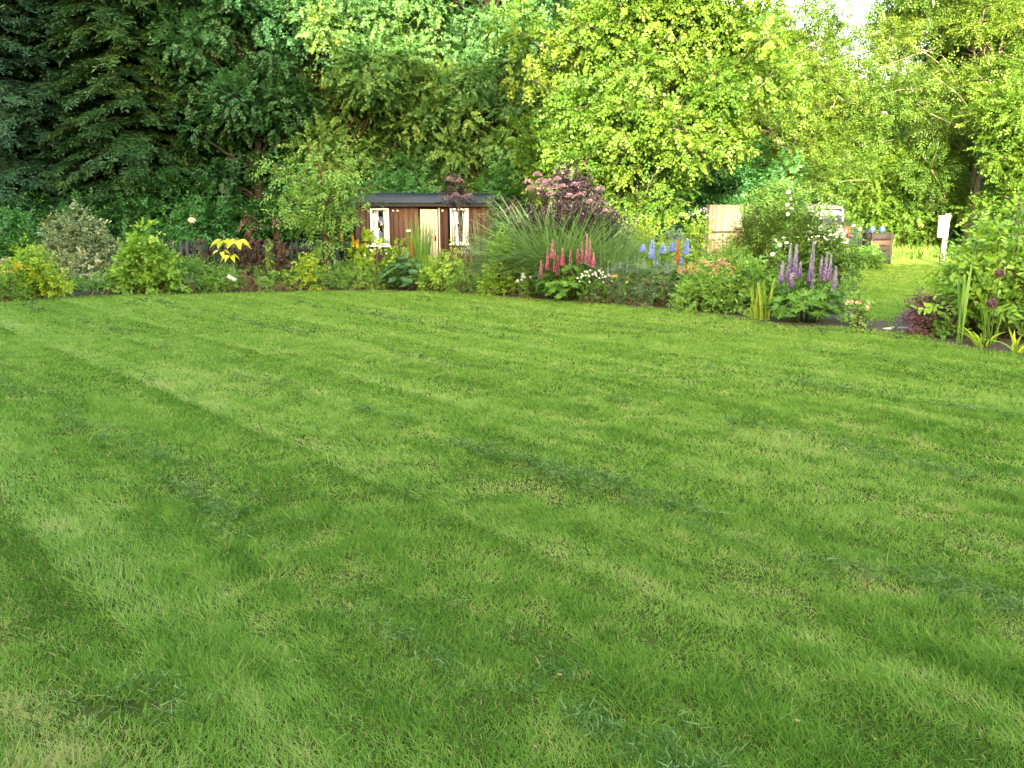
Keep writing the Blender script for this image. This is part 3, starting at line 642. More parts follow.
    g = Geo(); g.box((X(408.5), -.03, 1.12), (.12, .03, .05)); g.build('name_plate', M['white_paint'], root)
    for px in (394, 398.5, 435, 443):
        g = Geo(); g.lathe((X(px), -.045, 1.585), [(0, -.022), (.02, -.016), (.024, 0), (.02, .016), (0, .022)], 8); g.build('lamp', M['white_paint'], root)
shed()

# ------------------------------------------------------------------ picket fence
M['picket'] = solid('dark grey weathered pickets', [(0.010, 0.011, 0.012), (0.025, 0.026, 0.028), (0.050, 0.050, 0.052)], .9, 7, (3, 3, .4), True, .3)
def pickets():
    Y = 18.3; r = rng_(55); x0, x1 = xat(112, Y), xat(345, Y)
    root = thing('picket_fence', 'weathered dark grey picket fence behind the left flower bed', 'fence', (x0, Y, 0))
    n = 36; st = (x1-x0)/n
    for i in range(n):
        h = .9+r.normal(0, .02); w = .075; g = Geo(); x = i*st; q = r.normal(0, .012)
        V = [(x-w/2, 0, .03), (x+w/2, 0, .03), (x+w/2+q, 0, h-.05), (x+q, 0, h), (x-w/2+q, 0, h-.05)]
        V += [(a, .022, c) for a, b, c in V]
        g.add(V, [(0, 1, 2, 3, 4), (9, 8, 7, 6, 5), (0, 5, 6, 1), (1, 6, 7, 2), (2, 7, 8, 3), (3, 8, 9, 4), (4, 9, 5, 0)], np.clip(r.normal(.5, .2), 0, 1))
        g.build('picket', M['picket'], root)
    for z in (.25, .68):
        g = Geo(); g.box(((x1-x0)/2, .045, z), (x1-x0+.1, .04, .07)); g.build('rail', M['picket'], root)
    for k in range(4):
        g = Geo(); g.box(((x1-x0)*k/3, .11, .45), (.08, .08, .9)); g.build('post', M['picket'], root)
pickets()

# ------------------------------------------------------------------ pale fence panels behind the hazel
M['panel_wood'] = solid('pale new fence boards', [(0.093, 0.063, 0.042), (0.136, 0.099, 0.070), (0.174, 0.135, 0.100)], .8, 6, (3, 3, .3), True, .2)
def panel(label, pxa, pxb, Y, seed):
    r = rng_(seed); x0, x1 = xat(pxa, Y, 1), xat(pxb, Y, 1); h = zat(206, Y)
    root = thing('fence_panel', label, 'fence panel', ((x0+x1)/2, Y, 0), 0, 'pale timber fence panels'); w = x1-x0
    g = Geo(); n = max(4, int(w/.1)); st = w/n
    for i in range(n): g.box((-w/2+st*(i+.5), r.normal(0, .004), h/2+.02), (st-.004, .02, h-.05), tone=np.clip(r.normal(.55, .2), 0, 1))
    g.build('boards', M['panel_wood'], root)
    for z in (.35, zat(232, Y)):
        g = Geo(); g.box((0, -.03, z), (w-.02, .035, .05)); g.build('rail', M['dark_wood'], root)
    g = Geo(); g.box((0, 0, h+.015), (w, .06, .03)); g.build('capping', M['panel_wood'], root)
    g = Geo(); g.box((-w/2-.05, -.01, h/2+.02), (.09, .09, h+.04)); g.build('post', M['dark_wood'], root)
panel('pale sunlit fence panel with a dark rail between the hazel and the bamboo', 708, 746, 22, 61)
panel('pale fence panel half hidden behind the feathery bamboo', 751, 787, 22, 62)

# ------------------------------------------------------------------ meter box, car, planter
def meter_box():
    Y = 23.4; x = xat(944, Y, 1); g0 = zat(252, Y); zt = zat(217, Y); zb = zat(237, Y)
    root = thing('meter_box', 'white box fixed to a grey wooden post at the end of the back lawn', 'meter box', (x, Y, 0), R(-14))
    g = Geo(); g.box((.06, .06, (zt+.08)/2), (.14, .12, zt+.12)); g.build('post', M['grey_wood'], root)
    g = Geo(); g.box((-.06, -.09, (zt+zb)/2), (.27, .16, zt-zb)); b = g.build('box', M['white_paint'], root)
    g = Geo(); g.box((-.06, -.176, (zt+zb)/2), (.23, .012, zt-zb-.05)); d = g.build('door', M['white_paint'], root)
    g = Geo(); g.box((.03, -.19, (zt+zb)/2), (.03, .02, .07)); g.build('handle', M['dark_wood'], d)
    g = Geo(); g.box((-.06, -.1, zt+.012), (.33, .22, .025), rx=R(-4)); g.build('lid', M['white_paint'], root)
M['grey_wood'] = solid('silvered post wood', [(0.088, 0.077, 0.066), (0.165, 0.149, 0.127), (0.220, 0.204, 0.176)], .9, 7, (3, 3, .3), bump=.4)
meter_box()

M['car_paint'] = solid('silver car paint', [(0.168, 0.176, 0.184), (0.192, 0.200, 0.208)], .25, 2, spec=.6, metal=.3)
M['rubber'] = solid('black rubber', [(.015, .015, .015), (.03, .03, .03)], .8, 9)
M['red_lens'] = solid('red lamp lens', [(.45, .03, .02), (.55, .05, .03)], .25, 3, spec=.6)
M['rim'] = solid('wheel rim', [(.35, .35, .36), (.45, .45, .46)], .35, 3, metal=.6)
def car():
    Y = 25.2; x = xat(822, Y, 1); root = thing('parked_car', 'silver car parked beyond the flower bed, half hidden by leafy bushes', 'car', (x, Y, 0), R(-8))
    def loft(name, secs, mat, parent):
        g = Geo(); k = 20; th = np.arange(k)*2*pi/k; V = []
        for y, w, z0, z1 in secs:
            c, s = np.cos(th), np.sin(th); e = .42
            V.append(np.stack([np.sign(c)*np.abs(c)**e*w/2, np.full(k, y), (z0+z1)/2+np.sign(s)*np.abs(s)**e*(z1-z0)/2], 1))
        n = len(secs); i = np.arange(n-1)[:, None]*k; j = np.arange(k)[None]; j2 = (j+1) % k
        q = np.stack([i+j, i+j2, i+k+j2, i+k+j], -1).reshape(-1, 4)
        g.add(np.concatenate(V), [q, np.arange(k)[::-1], (n-1)*k+np.arange(k)]); return g.build(name, mat, parent, True)
    loft('body', [(0, 1.60, .38, .95), (.08, 1.78, .30, 1.05), (.7, 1.84, .26, 1.08), (2.9, 1.84, .26, 1.06), (3.9, 1.76, .28, .92), (4.3, 1.5, .36, .78)], M['car_paint'], root)
    loft('cabin', [(.12, 1.30, .95, 1.55), (.3, 1.46, .95, 1.76), (.8, 1.52, .95, 1.82), (2.0, 1.5, .95, 1.80), (2.6, 1.42, .95, 1.6), (3.2, 1.36, .95, 1.12)], M['car_paint'], root)
    g = Geo(); g.box((0, .13, 1.38), (1.2, .05, .52), rx=R(-16)); g.build('rear_window', M['glass_dark'], root)
    for s in (-1, 1):
        g = Geo(); g.box((s*.745, 1.35, 1.38), (.04, 2.0, .4), ry=R(s*4)); g.build('side_window', M['glass_dark'], root)
        g = Geo(); g.box((s*.76, .05, .92), (.16, .1, .34)); g.build('tail_light', M['red_lens'], root)
        for yw in (.85, 3.45):
            g = Geo(); a = np.linspace(0, 2*pi, 25); g.tube(np.stack([a*0+s*.82, yw+.27*np.cos(a), .32+.27*np.sin(a)], 1), .07, 8); w = g.build('wheel', M['rubber'], root, True)
            g = Geo(); g.box((s*.82, yw, .32), (.1, .36, .36), rx=R(45)); g.box((s*.82, yw, .32), (.098, .36, .36)); g.build('rim', M['rim'], w)
    g = Geo(); g.box((0, -.03, .45), (1.6, .14, .2)); g.build('bumper', M['rubber'], root)
    g = Geo(); g.box((0, -.02, .74), (.52, .03, .11)); g.build('number_plate', M['white_paint'], root)
car()

def planter():
    Y = 23.6; x = xat(876, Y, .6); root = thing('planter_box', 'dark wooden planter box at the edge of the back lawn', 'planter', (x, Y, 0), R(8))
    g = Geo()
    for k in range(5): g.box((0, -.26, .13+.17*k), (.62, .03, .155))
    for s in (-1, 1):
        for k in range(5): g.box((s*.3, 0, .13+.17*k), (.03, .5, .155))
    for k in range(5): g.box((0, .26, .13+.17*k), (.62, .03, .155))
    g.build('side_boards', M['dark_wood'], root)
    for sx in (-1, 1):
        for sy in (-1, 1):
            g = Geo(); g.box((sx*.31, sy*.27, .47), (.06, .06, .94)); g.build('leg', M['dark_wood'], root)
    g = Geo(); g.box((0, -.285, .64), (.6, .02, .14)); g.build('front_board', M['panel_dark'], root)
    g = Geo(); g.box((0, 0, .9), (.6, .52, .03)); g.build('lid', M['dark_wood'], root)
    for sx, lab in ((-.17, 'small pale blue round pot on the left of the planter lid'), (.15, 'small pale blue round pot on the right of the planter lid')):
        o = thing('blue_pot', lab, 'pot', (x+sx*cos(R(8)), Y+sx*sin(R(8)), .917), 0, 'pale blue pots on the planter')
        g = Geo(); g.lathe((0, 0, 0), [(.05, 0), (.08, .03), (.10, .08), (.10, .14), (.08, .18), (.09, .2), (.075, .2), (.07, .17)], 16); g.build('body', M['blue_glaze'], o, True)
        g = Geo(); g.lathe((0, 0, .16), [(.07, 0), (.07, .01), (0, .014)], 12); g.build('soil', M['soil'], o)
M['panel_dark'] = solid('reddish brown board', [(.05, .03, .02), (.09, .055, .035)], .85, 7)
M['blue_glaze'] = solid('pale blue glaze', [(0.026, 0.054, 0.094), (0.040, 0.076, 0.121)], .25, 4, spec=.6)
planter()

# ------------------------------------------------------------------ undergrowth of the beds (nobody could count it)
def undergrowth():
    r = rng_(70); g = Geo()
    n = 8500; x = r.uniform(-16, 6.5, n); y = r.uniform(10.8, 19.5, n)
    k = inside(BED1, x, y); x, y = x[k], y[k]
    px = 512+FPX*x/(y*cos(PITCH)+.3)
    e = np.interp(x, FRONT_G[:, 0], FRONT_G[:, 1]); dd = y-e
    pxn = px/40.; den = np.clip(vnoise(x, y, .8, 71)*1.3, .1, 1)
    k = (r.random(len(x)) < den) & (dd > .22+.25*vnoise(x, y, .5, 72)) & ~((px > 700) & (dd < .55)); x, y, dd = x[k], y[k], dd[k]
    h = (.22+.42*vnoise(x, y, .7, 73))*np.clip(.35+dd*.9, .3, 1)
    tn = np.clip(vnoise(x, y, .9, 74)*.8+.1, 0, 1)
    for j in range(3):
        P = np.stack([x+r.normal(0, .05, len(x)), y+r.normal(0, .05, len(x)), h*r.uniform(.15, .8, len(x))], 1)
        A = r.normal(0, .6, (len(x), 3))+[0, 0, .7]
        sprays(g, r, P, A, r.normal(0, .5, (len(x), 3))+[0, -.3, .8], 8, .17, .06, .028, DIA, tn, .9, .3)
    tag(g.build('bed_undergrowth', M['mid_leaf']), 'low mixed green leaves filling the flower bed', 'undergrowth', kind='stuff')
    g = Geo(); n = 9000; x = r.uniform(-12, 6.2, n); y = r.uniform(8, 17.5, n)
    e = np.interp(x, FRONT_G[:, 0], FRONT_G[:, 1]); dd = y-e
    k = inside(BED1, x, y) & (dd < .55) & (r.random(n) < np.clip(vnoise(x, y, .5, 75)*1.4-.25, 0, 1)) & (x < 1); x, y = x[k], y[k]; N = len(x)
    D = r.normal(0, .55, (N, 3)); D[:, 2] = np.abs(D[:, 2])+.35
    g.leaves(STRIP, np.stack([x, y, x*0], 1), D, r.normal(0, 1, (N, 3)), r.uniform(.06, .26, N), .012, np.clip(.5+r.normal(0, .25, N), 0, 1))
    tag(g.build('dry_stalks', M['dry']), 'dry straw coloured stalks along the front of the bed', 'dry stalks', kind='stuff')
    # rough longer grass along the lawn edges
    g = Geo(); xs, ys = [], []
    for E, flip in ((edge1, 1), (e2, 1)):
        t = r.uniform(0, len(E)-1.001, 16000 if E is edge1 else 3500); i = t.astype(int); f = (t-i)[:, None]
        P = E[i]*(1-f)+E[i+1]*f+r.normal(0, .045, (len(t), 2)); xs.append(P[:, 0]); ys.append(P[:, 1])
    x, y = np.concatenate(xs), np.concatenate(ys); k = (np.abs(x) < .75*y+1) & ((x < 2.6) | (r.random(len(x)) < .22)); x, y = x[k], y[k]; N = len(x)
    D = r.normal(0, .4, (N, 3)); D[:, 2] = .9
    g.leaves(STRIP, np.stack([x, y, x*0-.002], 1), D, r.normal(0, 1, (N, 3)), r.uniform(.025, .065, N), .010, np.clip(.42+r.normal(0, .14, N), 0, 1))
    x = r.uniform(9, 19, 5200); y0 = np.interp(x, [9, 11.7, 14, 19], [23.5, 25.0, 25.8, 26.5]); y = y0+np.abs(r.normal(0, 1.0, 5200)); N = 5200
    D = r.normal(0, .3, (N, 3)); D[:, 2] = 1
    g.leaves(STRIP, np.stack([x, y, x*0], 1), D, r.normal(0, 1, (N, 3)), r.uniform(.25, .65, N), .022, np.clip(.55+r.normal(0, .15, N), 0, 1), np.stack([D[:, 0]*.2, D[:, 1]*.2, x*0-.1], 1))
    tag(g.build('edge_grass', M['grass']), 'uncut grass fringe along the bed and lawn edges', 'grass', kind='stuff')
undergrowth()

# ------------------------------------------------------------------ left end of the bed
shrub('laurel_bush', 'glossy dark green laurel at the left edge behind the golden shrub', 'shrub', 12, 18.6, 78, 214, M['laurel'], 201, .10, .05, OVAL, 26, (.25, .45), 26, 6, .2, .5)
shrub('laurel_bush', 'glossy green laurel bush under the conifers behind the lime green shrub', 'shrub', 170, 19.4, 105, 219, M['laurel'], 202, .10, .05, OVAL, 34, (.25, .45), 24, 6, .2, .55)
shrub('variegated_shrub', 'large rounded silver and cream variegated shrub beside the golden shrub', 'shrub', 78, 16.3, 84, 212, M['variegated'], 203, .066, .038, OVAL, 60, (.2, .36), 46, 7, .16, .45, .12, topout=16)
shrub('golden_shrub', 'golden yellow leafy shrub left of the variegated shrub', 'shrub', 33, yb(33, .45), 58, 244, M['gold_leaf'], 204, .06, .034, OVAL, 28, (.14, .26), 46, 7, .15, .45, .2, topout=6)
shrub('wallflower_plant', 'low plant with orange yellow flowers at the left edge of the bed', 'flowers', 8, yb(8, .3), 46, 262, M['lime_leaf'], 205, .06, .02, DIA, 20, (.1, .2), 46, 7, .14, .4)
def sprinkle(root, name, mat, n, sz, seed, kind='blossom', zlo=.5, rad=1., tone=.5, petals=5, label=None, many=1):
    """flowers over the outer dome of a plant; each one a part when few, one mesh when they are a mass of tiny ones"""
    r = rng_(seed); h, w = root['_h'], root['_w']; g = Geo()
    for i in range(n):
        a = r.uniform(pi*.9, 2.1*pi); q = r.uniform(.2, 1)**.6; z = h*(zlo+(1.03-zlo)*np.sqrt(1-(q*.95)**2)*r.uniform(.75, 1))
        p = (cos(a)*q*w/2*rad, sin(a)*q*w*.4*rad, z)
        if kind == 'umbel': umbel(g, r, p, sz, 60, .03, tone)
        elif kind == 'cluster': umbel(g, r, p, sz, 26, .026, tone, .7)
        else: blossom(g, r, p, sz*r.uniform(.8, 1.2), tone, petals)
        if many == 1: g.build(name, mat, root); g = Geo()
    if many != 1: g.build(name, mat, root)
P = bpy.data.objects
sprinkle(P['wallflower_plant'], 'flower_head', M['yellow_petal'], 22, .07, 206, 'cluster', .45)
def white_plant(label, px, Y, pw, ytop, seed, n=14, sz=.06, mat='white_petal', leaf='mid_leaf', name='white_flower_plant', kind='blossom', tone=.6, petals=5, zlo=.5):
    o = shrub(name, label, 'flowers', px, Y, pw, ytop, M[leaf], seed, .05, .022, DIA, 12, (.09, .18), 34, 7, .13, .5, topout=2)
    sprinkle(o, 'flower_head', M[mat], n, sz, seed+1, kind, zlo, 1, tone, petals); return o
white_plant('pale lilac white flowers between the orange flowers and golden shrub', 9, yb(9, .75), 20, 256, 207, 8, .07, 'blush_petal', tone=.9)
shrub('lime_shrub', 'lime green leafy shrub with a pointed top shoot', 'shrub', 149, yb(149, .55), 70, 226, M['lime_leaf'], 209, .095, .06, OVAL, 34, (.16, .3), 30, 6, .18, .5, .14, point=1.55, topout=5)
shrub('mint_plant', 'mid green leafy perennial right of the lime green shrub', 'plant', 200, yb(200, .9), 62, 258, M['mid_leaf'], 210, .06, .026, DIA, 26, (.14, .24), 42, 7, .15, .6)
shrub('catmint_plant', 'small bluish grey low plant in front of the mid green perennial', 'plant', 192, yb(192, .3), 24, 276, M['cool_leaf'], 211, .05, .016, DIA, 10, (.08, .14), 60, 7, .12, .4)
shrub('fern_plant', 'fresh green low foliage below the yellow catalpa', 'plant', 218, yb(218, .5), 44, 268, M['lime_leaf'], 212, .05, .02, DIA, 18, (.1, .18), 46, 7, .13, .3)
def rose_stem(label, px, Y, ytop, rows, sz, mat, seed, name='rose_plant', leaf='mid_leaf', up=0):
    r = rng_(seed); x = xat(px, Y, 1); root = thing(name, label, 'rose', (x, Y, 0)); h = zat(ytop, Y)
    b = Geo(); P = limb(b, (.06, 0, 0), (0, 0, h), .009, .004, r, 0, .02, 9, 5); b.build('stem', M['stem'], root)
    g = Geo(); k = 22; t = r.uniform(.1, 1, k); Q = np.stack([np.interp(t, np.linspace(0, 1, 9), P[:, i]) for i in range(3)], 1)
    sprays(g, r, Q, r.normal(0, 1, (k, 3))*[1, 1, .3], np.tile([0, 0, 1.], (k, 1)), 5, .13, .06, .036, OVAL, .6); g.build('foliage', M[leaf], root)
    for (fx, fy) in rows:
        g = Geo(); z = zat(fy, Y); p = (xat(fx, Y, z)-x, -.03, z)
        blossom(g, r, p, sz, .55, 7); blossom(g, r, p, sz*.6, .8, 6); g.build('flower_head', M[mat], root)
    return root
rose_stem('tall stem with one large peach pink rose in front of the dark conifers', 193, yb(193, 2.2), 196, [(192.5, 220.5)], .17, 'peach_petal', 213)

def catalpa():
    Y = yb(228, .8); r = rng_(214); x = xat(231, Y, .5)
    root = thing('catalpa_sapling', 'young golden catalpa with big clear yellow leaves on a thin stem', 'sapling', (x, Y, 0)); b = Geo()
    h = zat(240, Y); limb(b, (0, 0, 0), (0, 0, h), .013, .007, r, 0, .02, 7, 6)
    b2 = Geo(); n0 = 0
    for (cx, cy, dy, n, L) in ((221, 241, .1, 9, .225), (239, 241, -.08, 10, .25), (233, 252, -.02, 0, 0), (231, 255.5, -.06, 6, .16), (221, 252, 0., 4, .17)):
        if not n: continue
        z = zat(cy, Y); p = np.array([xat(cx, Y, z)-x, dy, z]); limb(b, (0, 0, max(.25, z-.16)), p, .008, .006, r, -.1, .03, 5, 5)
        for i in range(n):
            a = 2*pi*i/n+r.normal(0, .25)+.3; d = np.array([cos(a), sin(a)*.8, r.uniform(-.15, .35)]); e = p+d*.07
            limb(b, p, e, .005, .004, r, 0, .02, 3, 4)
            g = Geo(); l = L*r.uniform(.7, 1.0)
            g.leaves(HEART, e[None], (d*[1, 1, .3]+[0, 0, -.3])[None], (np.array([0, -.75, 1.])+d*.45)[None], l, l*.62, np.clip(.5+r.normal(0, .28), 0, 1), np.array([[0, 0, -.07]]))
            g.build('leaf', M['yellow_leaf'], root)
    b.build('stem', M['stem_brown'], root)
    g = Geo(); z = zat(277.5, Y-.06); X = xat(232, Y-.06, z)-x
    Y -= .22; X = xat(232, Y-.06, z)-x
    t = thing('plant_label', 'white plastic plant label hanging below the yellow catalpa', 'plant label', (x+X, Y-.06, z))
    g.box((0, 0, 0), (.19, .004, .085), ry=R(28)); g.build('card', M['white_paint'], t)
    g = Geo(); g.box((0, .004, 0), (.012, .003, .12)); g.build('tie', M['dark_wood'], t)
catalpa()
shrub('smoke_bush', 'burgundy smoke bush with a rounded top behind the yellow catalpa', 'shrub', 251, yb(251, 1.5), 25, 216, M['burgundy'], 215, .06, .045, OVAL, 30, (.1, .19), 50, 6, .13, .5, zb=.4)
shrub('smoke_bush', 'small burgundy bush leaning on the fence beside the young garden tree', 'shrub', 278, yb(278, 1.6), 20, 216, M['burgundy'], 216, .06, .045, OVAL, 24, (.1, .18), 46, 6, .13, .55, zb=.4)
shrub('smoke_bush', 'low dark burgundy bush left of the yellow catalpa', 'shrub', 206, yb(206, 1.7), 28, 242, M['burgundy'], 217, .055, .04, OVAL, 18, (.1, .18), 40, 6, .13, .3)
shrub('dark_dahlia', 'dark purplish leafy plant right of the white plant label', 'plant', 262, yb(262, .9), 30, 248, M['purple_leaf'], 218, .06, .035, OVAL, 14, (.09, .16), 34, 6, .14, .5)
shrub('green_perennial', 'upright green plant between the dark dahlia and the young tree', 'plant', 270, yb(270, .75), 24, 246, M['lime_leaf'], 219, .07, .03, OVAL, 16, (.09, .17), 40, 6, .14, .4)
shrub('dry_perennial', 'brown faded perennial clump at the front right of the label', 'plant', 249, yb(249, .3), 26, 271, M['dry'], 220, .045, .012, DIA, 14, (.08, .15), 46, 7, .15, .5)
shrub('dry_perennial', 'brown faded low clump in front of the bright yellow plant', 'plant', 284, yb(284, .25), 30, 284, M['dry'], 221, .045, .012, DIA, 12, (.06, .1), 46, 7, .12, .45)
shrub('yellow_shrub', 'bright yellow green bushy plant at the foot of the young tree', 'shrub', 305, yb(305, .6), 40, 254, M['gold_leaf'], 222, .05, .03, OVAL, 24, (.11, .2), 46, 6, .13, .55)
shrub('green_perennial', 'pale green low plant in front of the brown clump', 'plant', 264, yb(264, .22), 22, 272, M['mid_leaf'], 223, .05, .024, OVAL, 12, (.07, .14), 46, 6, .12, .8)
tree('young_tree', 'slender young garden tree with light green leaves and reddish trunk', 'young tree', 321, yb(321, 1.0), 2.3, .85, zat(134, yb(321, 1.0)), M['mid_leaf'], M['bark_red'], 224, .085, .036, OVAL, 44, (.10, .34), 26, 7, .32, tone=.75, droop=.55, trunk_r=.04, back=.9, shape=.7, thick=1.25, fl=.6, tvar=.1)
# kniphofia
def pokers(label, px, Y, spikes, seed):
    root = blades('red_hot_poker', label, 'flowers', px, Y, 60, .7, .5, .022, M['cool_leaf'], seed, .4); r = rng_(seed+1); b = Geo(); X = root.location.x
    for (sx, yt, yb_) in spikes:
        zt, zl = zat(yt, Y), zat(yb_, Y); xs = xat(sx, Y, zt)-X
        limb(b, (xs*.4, 0, 0), (xs, 0, zt), .008, .006, r, 0, .01, 5, 5)
        f = Geo(); n = 70; t = r.random(n); az = r.uniform(0, 2*pi, n); o = np.stack([np.cos(az), np.sin(az), az*0], 1)
        f.leaves(DIA, np.array([xs, 0, zl])+np.stack([t*0, t*0, t*(zt-zl)], 1)+o*.008, o*.6+[0, 0, -.8], o, .05*(1-.4*t), .02, np.clip(t*.9+r.normal(0, .1, n), 0, 1))
        f.build('flower_spike', M['poker_petal'], root)
    b.build('stem', M['stem'], root)
pokers('red hot pokers with three orange spikes left of the shed window', 350, yb(350, .9), [(341.5, 231, 240), (352.5, 233, 246), (357, 240, 247)], 226)
shrub('vine_shrub', 'broad leaved yellow green plant below the left shed window', 'shrub', 366, yb(366, 1.2), 34, 238, M['gold_leaf'], 228, .11, .10, LOBED, 22, (.15, .26), 24, 5, .16, .4, .15)
white_plant('white flowering plant in front of the left shed window', 376, yb(376, .9), 20, 240, 229, 14, .05)
shrub('green_perennial', 'leafy lime green clump below the shed name plate', 'plant', 396, yb(396, 1.2), 34, 242, M['lime_leaf'], 231, .075, .045, OVAL, 20, (.12, .22), 34, 6, .15, .5)
shrub('green_perennial', 'soft green mounded plant at the lawn edge below the red hot pokers', 'plant', 361, yb(361, .45), 50, 258, M['lime_leaf'], 232, .05, .018, DIA, 26, (.12, .2), 48, 7, .14, .35)
shrub('green_perennial', 'fine leaved green clump at the lawn edge below the young tree', 'plant', 331, yb(331, .4), 32, 266, M['mid_leaf'], 233, .05, .016, DIA, 16, (.1, .16), 48, 7, .14, .6)
lupins('blue green leafed lupin with one orange pink flower spike', 404, yb(404, .45), 46, 255, M['lupin_blue_leaf'], M['orange_petal'], [(411, 238, 256)], 234, (.2, .8))
blades('tall_grass', 'tall fine upright green foliage in front of the pale shed door', 'grass clump', 421, yb(421, 1.4), 260, zat(212, yb(421, 1.4)), .16, .012, M['mid_leaf'], 235, .12, tone=.6, base=.16)
blades('tall_grass', 'feathery upright green foliage right of the blue green lupin', 'grass clump', 432, yb(432, .9), 200, zat(246, yb(432, .9)), .2, .011, M['lime_leaf'], 236, .2, tone=.4, base=.14)
shrub('variegated_perennial', 'pale variegated leafy plant left of the lime green shoots', 'plant', 437, yb(437, .45), 36, 256, M['lime_leaf'], 237, .07, .045, OVAL, 22, (.12, .2), 38, 6, .14, .55)
shrub('lime_shoots', 'lime green pointed plant below the right shed window', 'shrub', 453, yb(453, .8), 24, 240, M['lime_leaf'], 238, .065, .035, OVAL, 24, (.11, .2), 42, 6, .14, .65, point=1.4)
white_plant('cream white flower heads below the right shed window', 466, yb(466, .7), 18, 250, 239, 7, .11, kind='cluster', tone=.5, zlo=.8)
shrub('green_perennial', 'mid green clump with grassy leaves at the lawn edge below the white flower heads', 'plant', 463, yb(463, .35), 34, 266, M['mid_leaf'], 241, .055, .022, DIA, 18, (.1, .17), 46, 7, .14, .6)
shrub('cone_shrub', 'upright golden green shrub with a narrow pointed top', 'shrub', 500, yb(500, .65), 46, 229, M['lime_leaf'], 242, .055, .036, OVAL, 48, (.12, .2), 44, 6, .13, .5, .08, point=1.85)
shrub('buddleja_shrub', 'thin arching grey green shrub in front of the right end of the shed', 'shrub', 494, yb(494, 1.7), 36, 184, M['cool_leaf'], 243, .09, .02, DIA, 22, (.14, .26), 15, 8, .25, .45)
blades('fennel_plant', 'feathery green sapling beside the shed roof', 'plant', 482, yb(482, 2.2), 70, zat(205, yb(478, 2.2)), .2, .014, M['cool_leaf'], 244, .3, base=.2)

# ------------------------------------------------------------------ middle of the bed
def elder(label, px, Y, pw, ytop, seed, heads, lobes, mat='purple_leaf', zb=.3, dens=24):
    o = shrub('elder_shrub', label, 'shrub', px, Y, pw, ytop, M[mat], seed, .085, .034, DIA, lobes, (.2, .36), dens, 7, .2, .45, zb=zb)
    r = rng_(seed+1)
    for (fx, fy, s) in heads:
        yy = Y-.35-.2*r.random(); z = zat(fy, yy); g = Geo()
        umbel(g, r, (xat(fx, yy, z)-o.location.x, yy-Y, z), s*.9, int(1500*s), .026, .55, .75); g.build('flower_head', M['blush_petal'], o)
    return o
elder('tall dark purple elder with flat pink flower heads behind the ornamental grass', 570, yb(560, 2.2), 124, 172, 250,
      [(541, 183, .13), (546, 189, .16), (532, 190, .14), (551, 195, .12), (570, 197, .11), (537, 176, .11), (563, 187, .09), (580, 196, .1), (557, 180, .1), (590, 203, .1), (528, 183, .1), (600, 190, .1), (548, 184, .14), (555, 189, .13), (606, 212, .08), (575, 186, .1)], 80, dens=44)
elder('dark purple elder with flat pink flower heads in front of the shed roof', 457, yb(457, 1.5), 26, 180, 251, [(449, 181, .11), (460, 182, .10), (456, 197, .12), (466, 198, .11), (470, 196, .08), (448, 199, .09)], 8, zb=1.75, dens=14)
elder('purple elder branches with pink flower heads low beside the right end of the shed', 508, yb(508, 2.4), 36, 200, 252, [(503, 213, .09), (510, 209, .08), (497, 217, .08)], 12, zb=.9)
blades('miscanthus_grass', 'big fountain of arching grey green ornamental grass behind the pink lupins', 'grass clump', 560, yb(560, 1.5), 2000, zat(178, yb(560, 1.5)), .6, .016, M['miscanthus'], 253, .95, base=.48, tone=.45)
blades('miscanthus_grass', 'second fountain of ornamental grass leaning right of the big one', 'grass clump', 606, yb(606, 1.3), 420, zat(196, yb(606, 1.3)), .6, .017, M['miscanthus'], 254, .75, base=.22, tone=.4)
blades('miscanthus_grass', 'left fountain of ornamental grass beside the pointed golden shrub', 'grass clump', 538, yb(538, 1.7), 300, zat(190, yb(538, 1.7)), .4, .017, M['miscanthus'], 255, .7, base=.22, tone=.5)
lupins('pink lupin with many tall salmon pink flower spikes', 571, yb(571, .5), 70, 262, M['lupin_leaf'], M['pink_petal'],
       [(541, 264, 277), (547.5, 253, 268), (552.5, 243, 257), (555, 254, 270), (558, 259, 274), (562.5, 252, 264), (570.5, 253, 272), (582, 245, 262), (587, 237, 262), (590, 243, 264), (593.5, 256, 266), (578, 253, 264)], 256, (.15, .9))
white_plant('white flowers at the foot of the pink lupin on its left', 526, yb(526, .28), 16, 272, 257, 9, .06)
white_plant('cluster of white flowers right of the pink lupin', 594, yb(594, .3), 34, 269, 259, 34, .042)
shrub('yellow_flower_plant', 'small plant with yellow petals between white flowers and catmint', 'flowers', 620, yb(620, .6), 18, 272, M['cool_leaf'], 261, .05, .016, DIA, 8, (.08, .14), 40, 7, .13, .4)
sprinkle(P['yellow_flower_plant'], 'flower_head', M['yellow_petal'], 6, .06, 262)
for i, (px, w, yt, ins, lab) in enumerate([(612, 40, 268, .5, 'grey green catmint mound right of the white flowers'), (640, 44, 262, .5, 'grey green catmint mound below the blue delphiniums'), (665, 34, 264, .6, 'grey green catmint mound beside the coral flowered shrub')]):
    o = shrub('catmint_plant', lab, 'plant', px, yb(px, ins), w, yt, M['cool_leaf'], 263+i, .048, .018, DIA, 26, (.12, .2), 46, 7, .15, .35)
    r = rng_(270+i); g = Geo()
    for k in range(14):
        a = r.uniform(pi, 2*pi); p = np.array([cos(a)*o['_w']*.45*r.random(), sin(a)*o['_w']*.3, o['_h']*r.uniform(.75, 1.0)]); spike(g, r, p, .16, .02, 22, .4, .8, .02); g.build('flower_spike', M['lavender'], o); g = Geo()
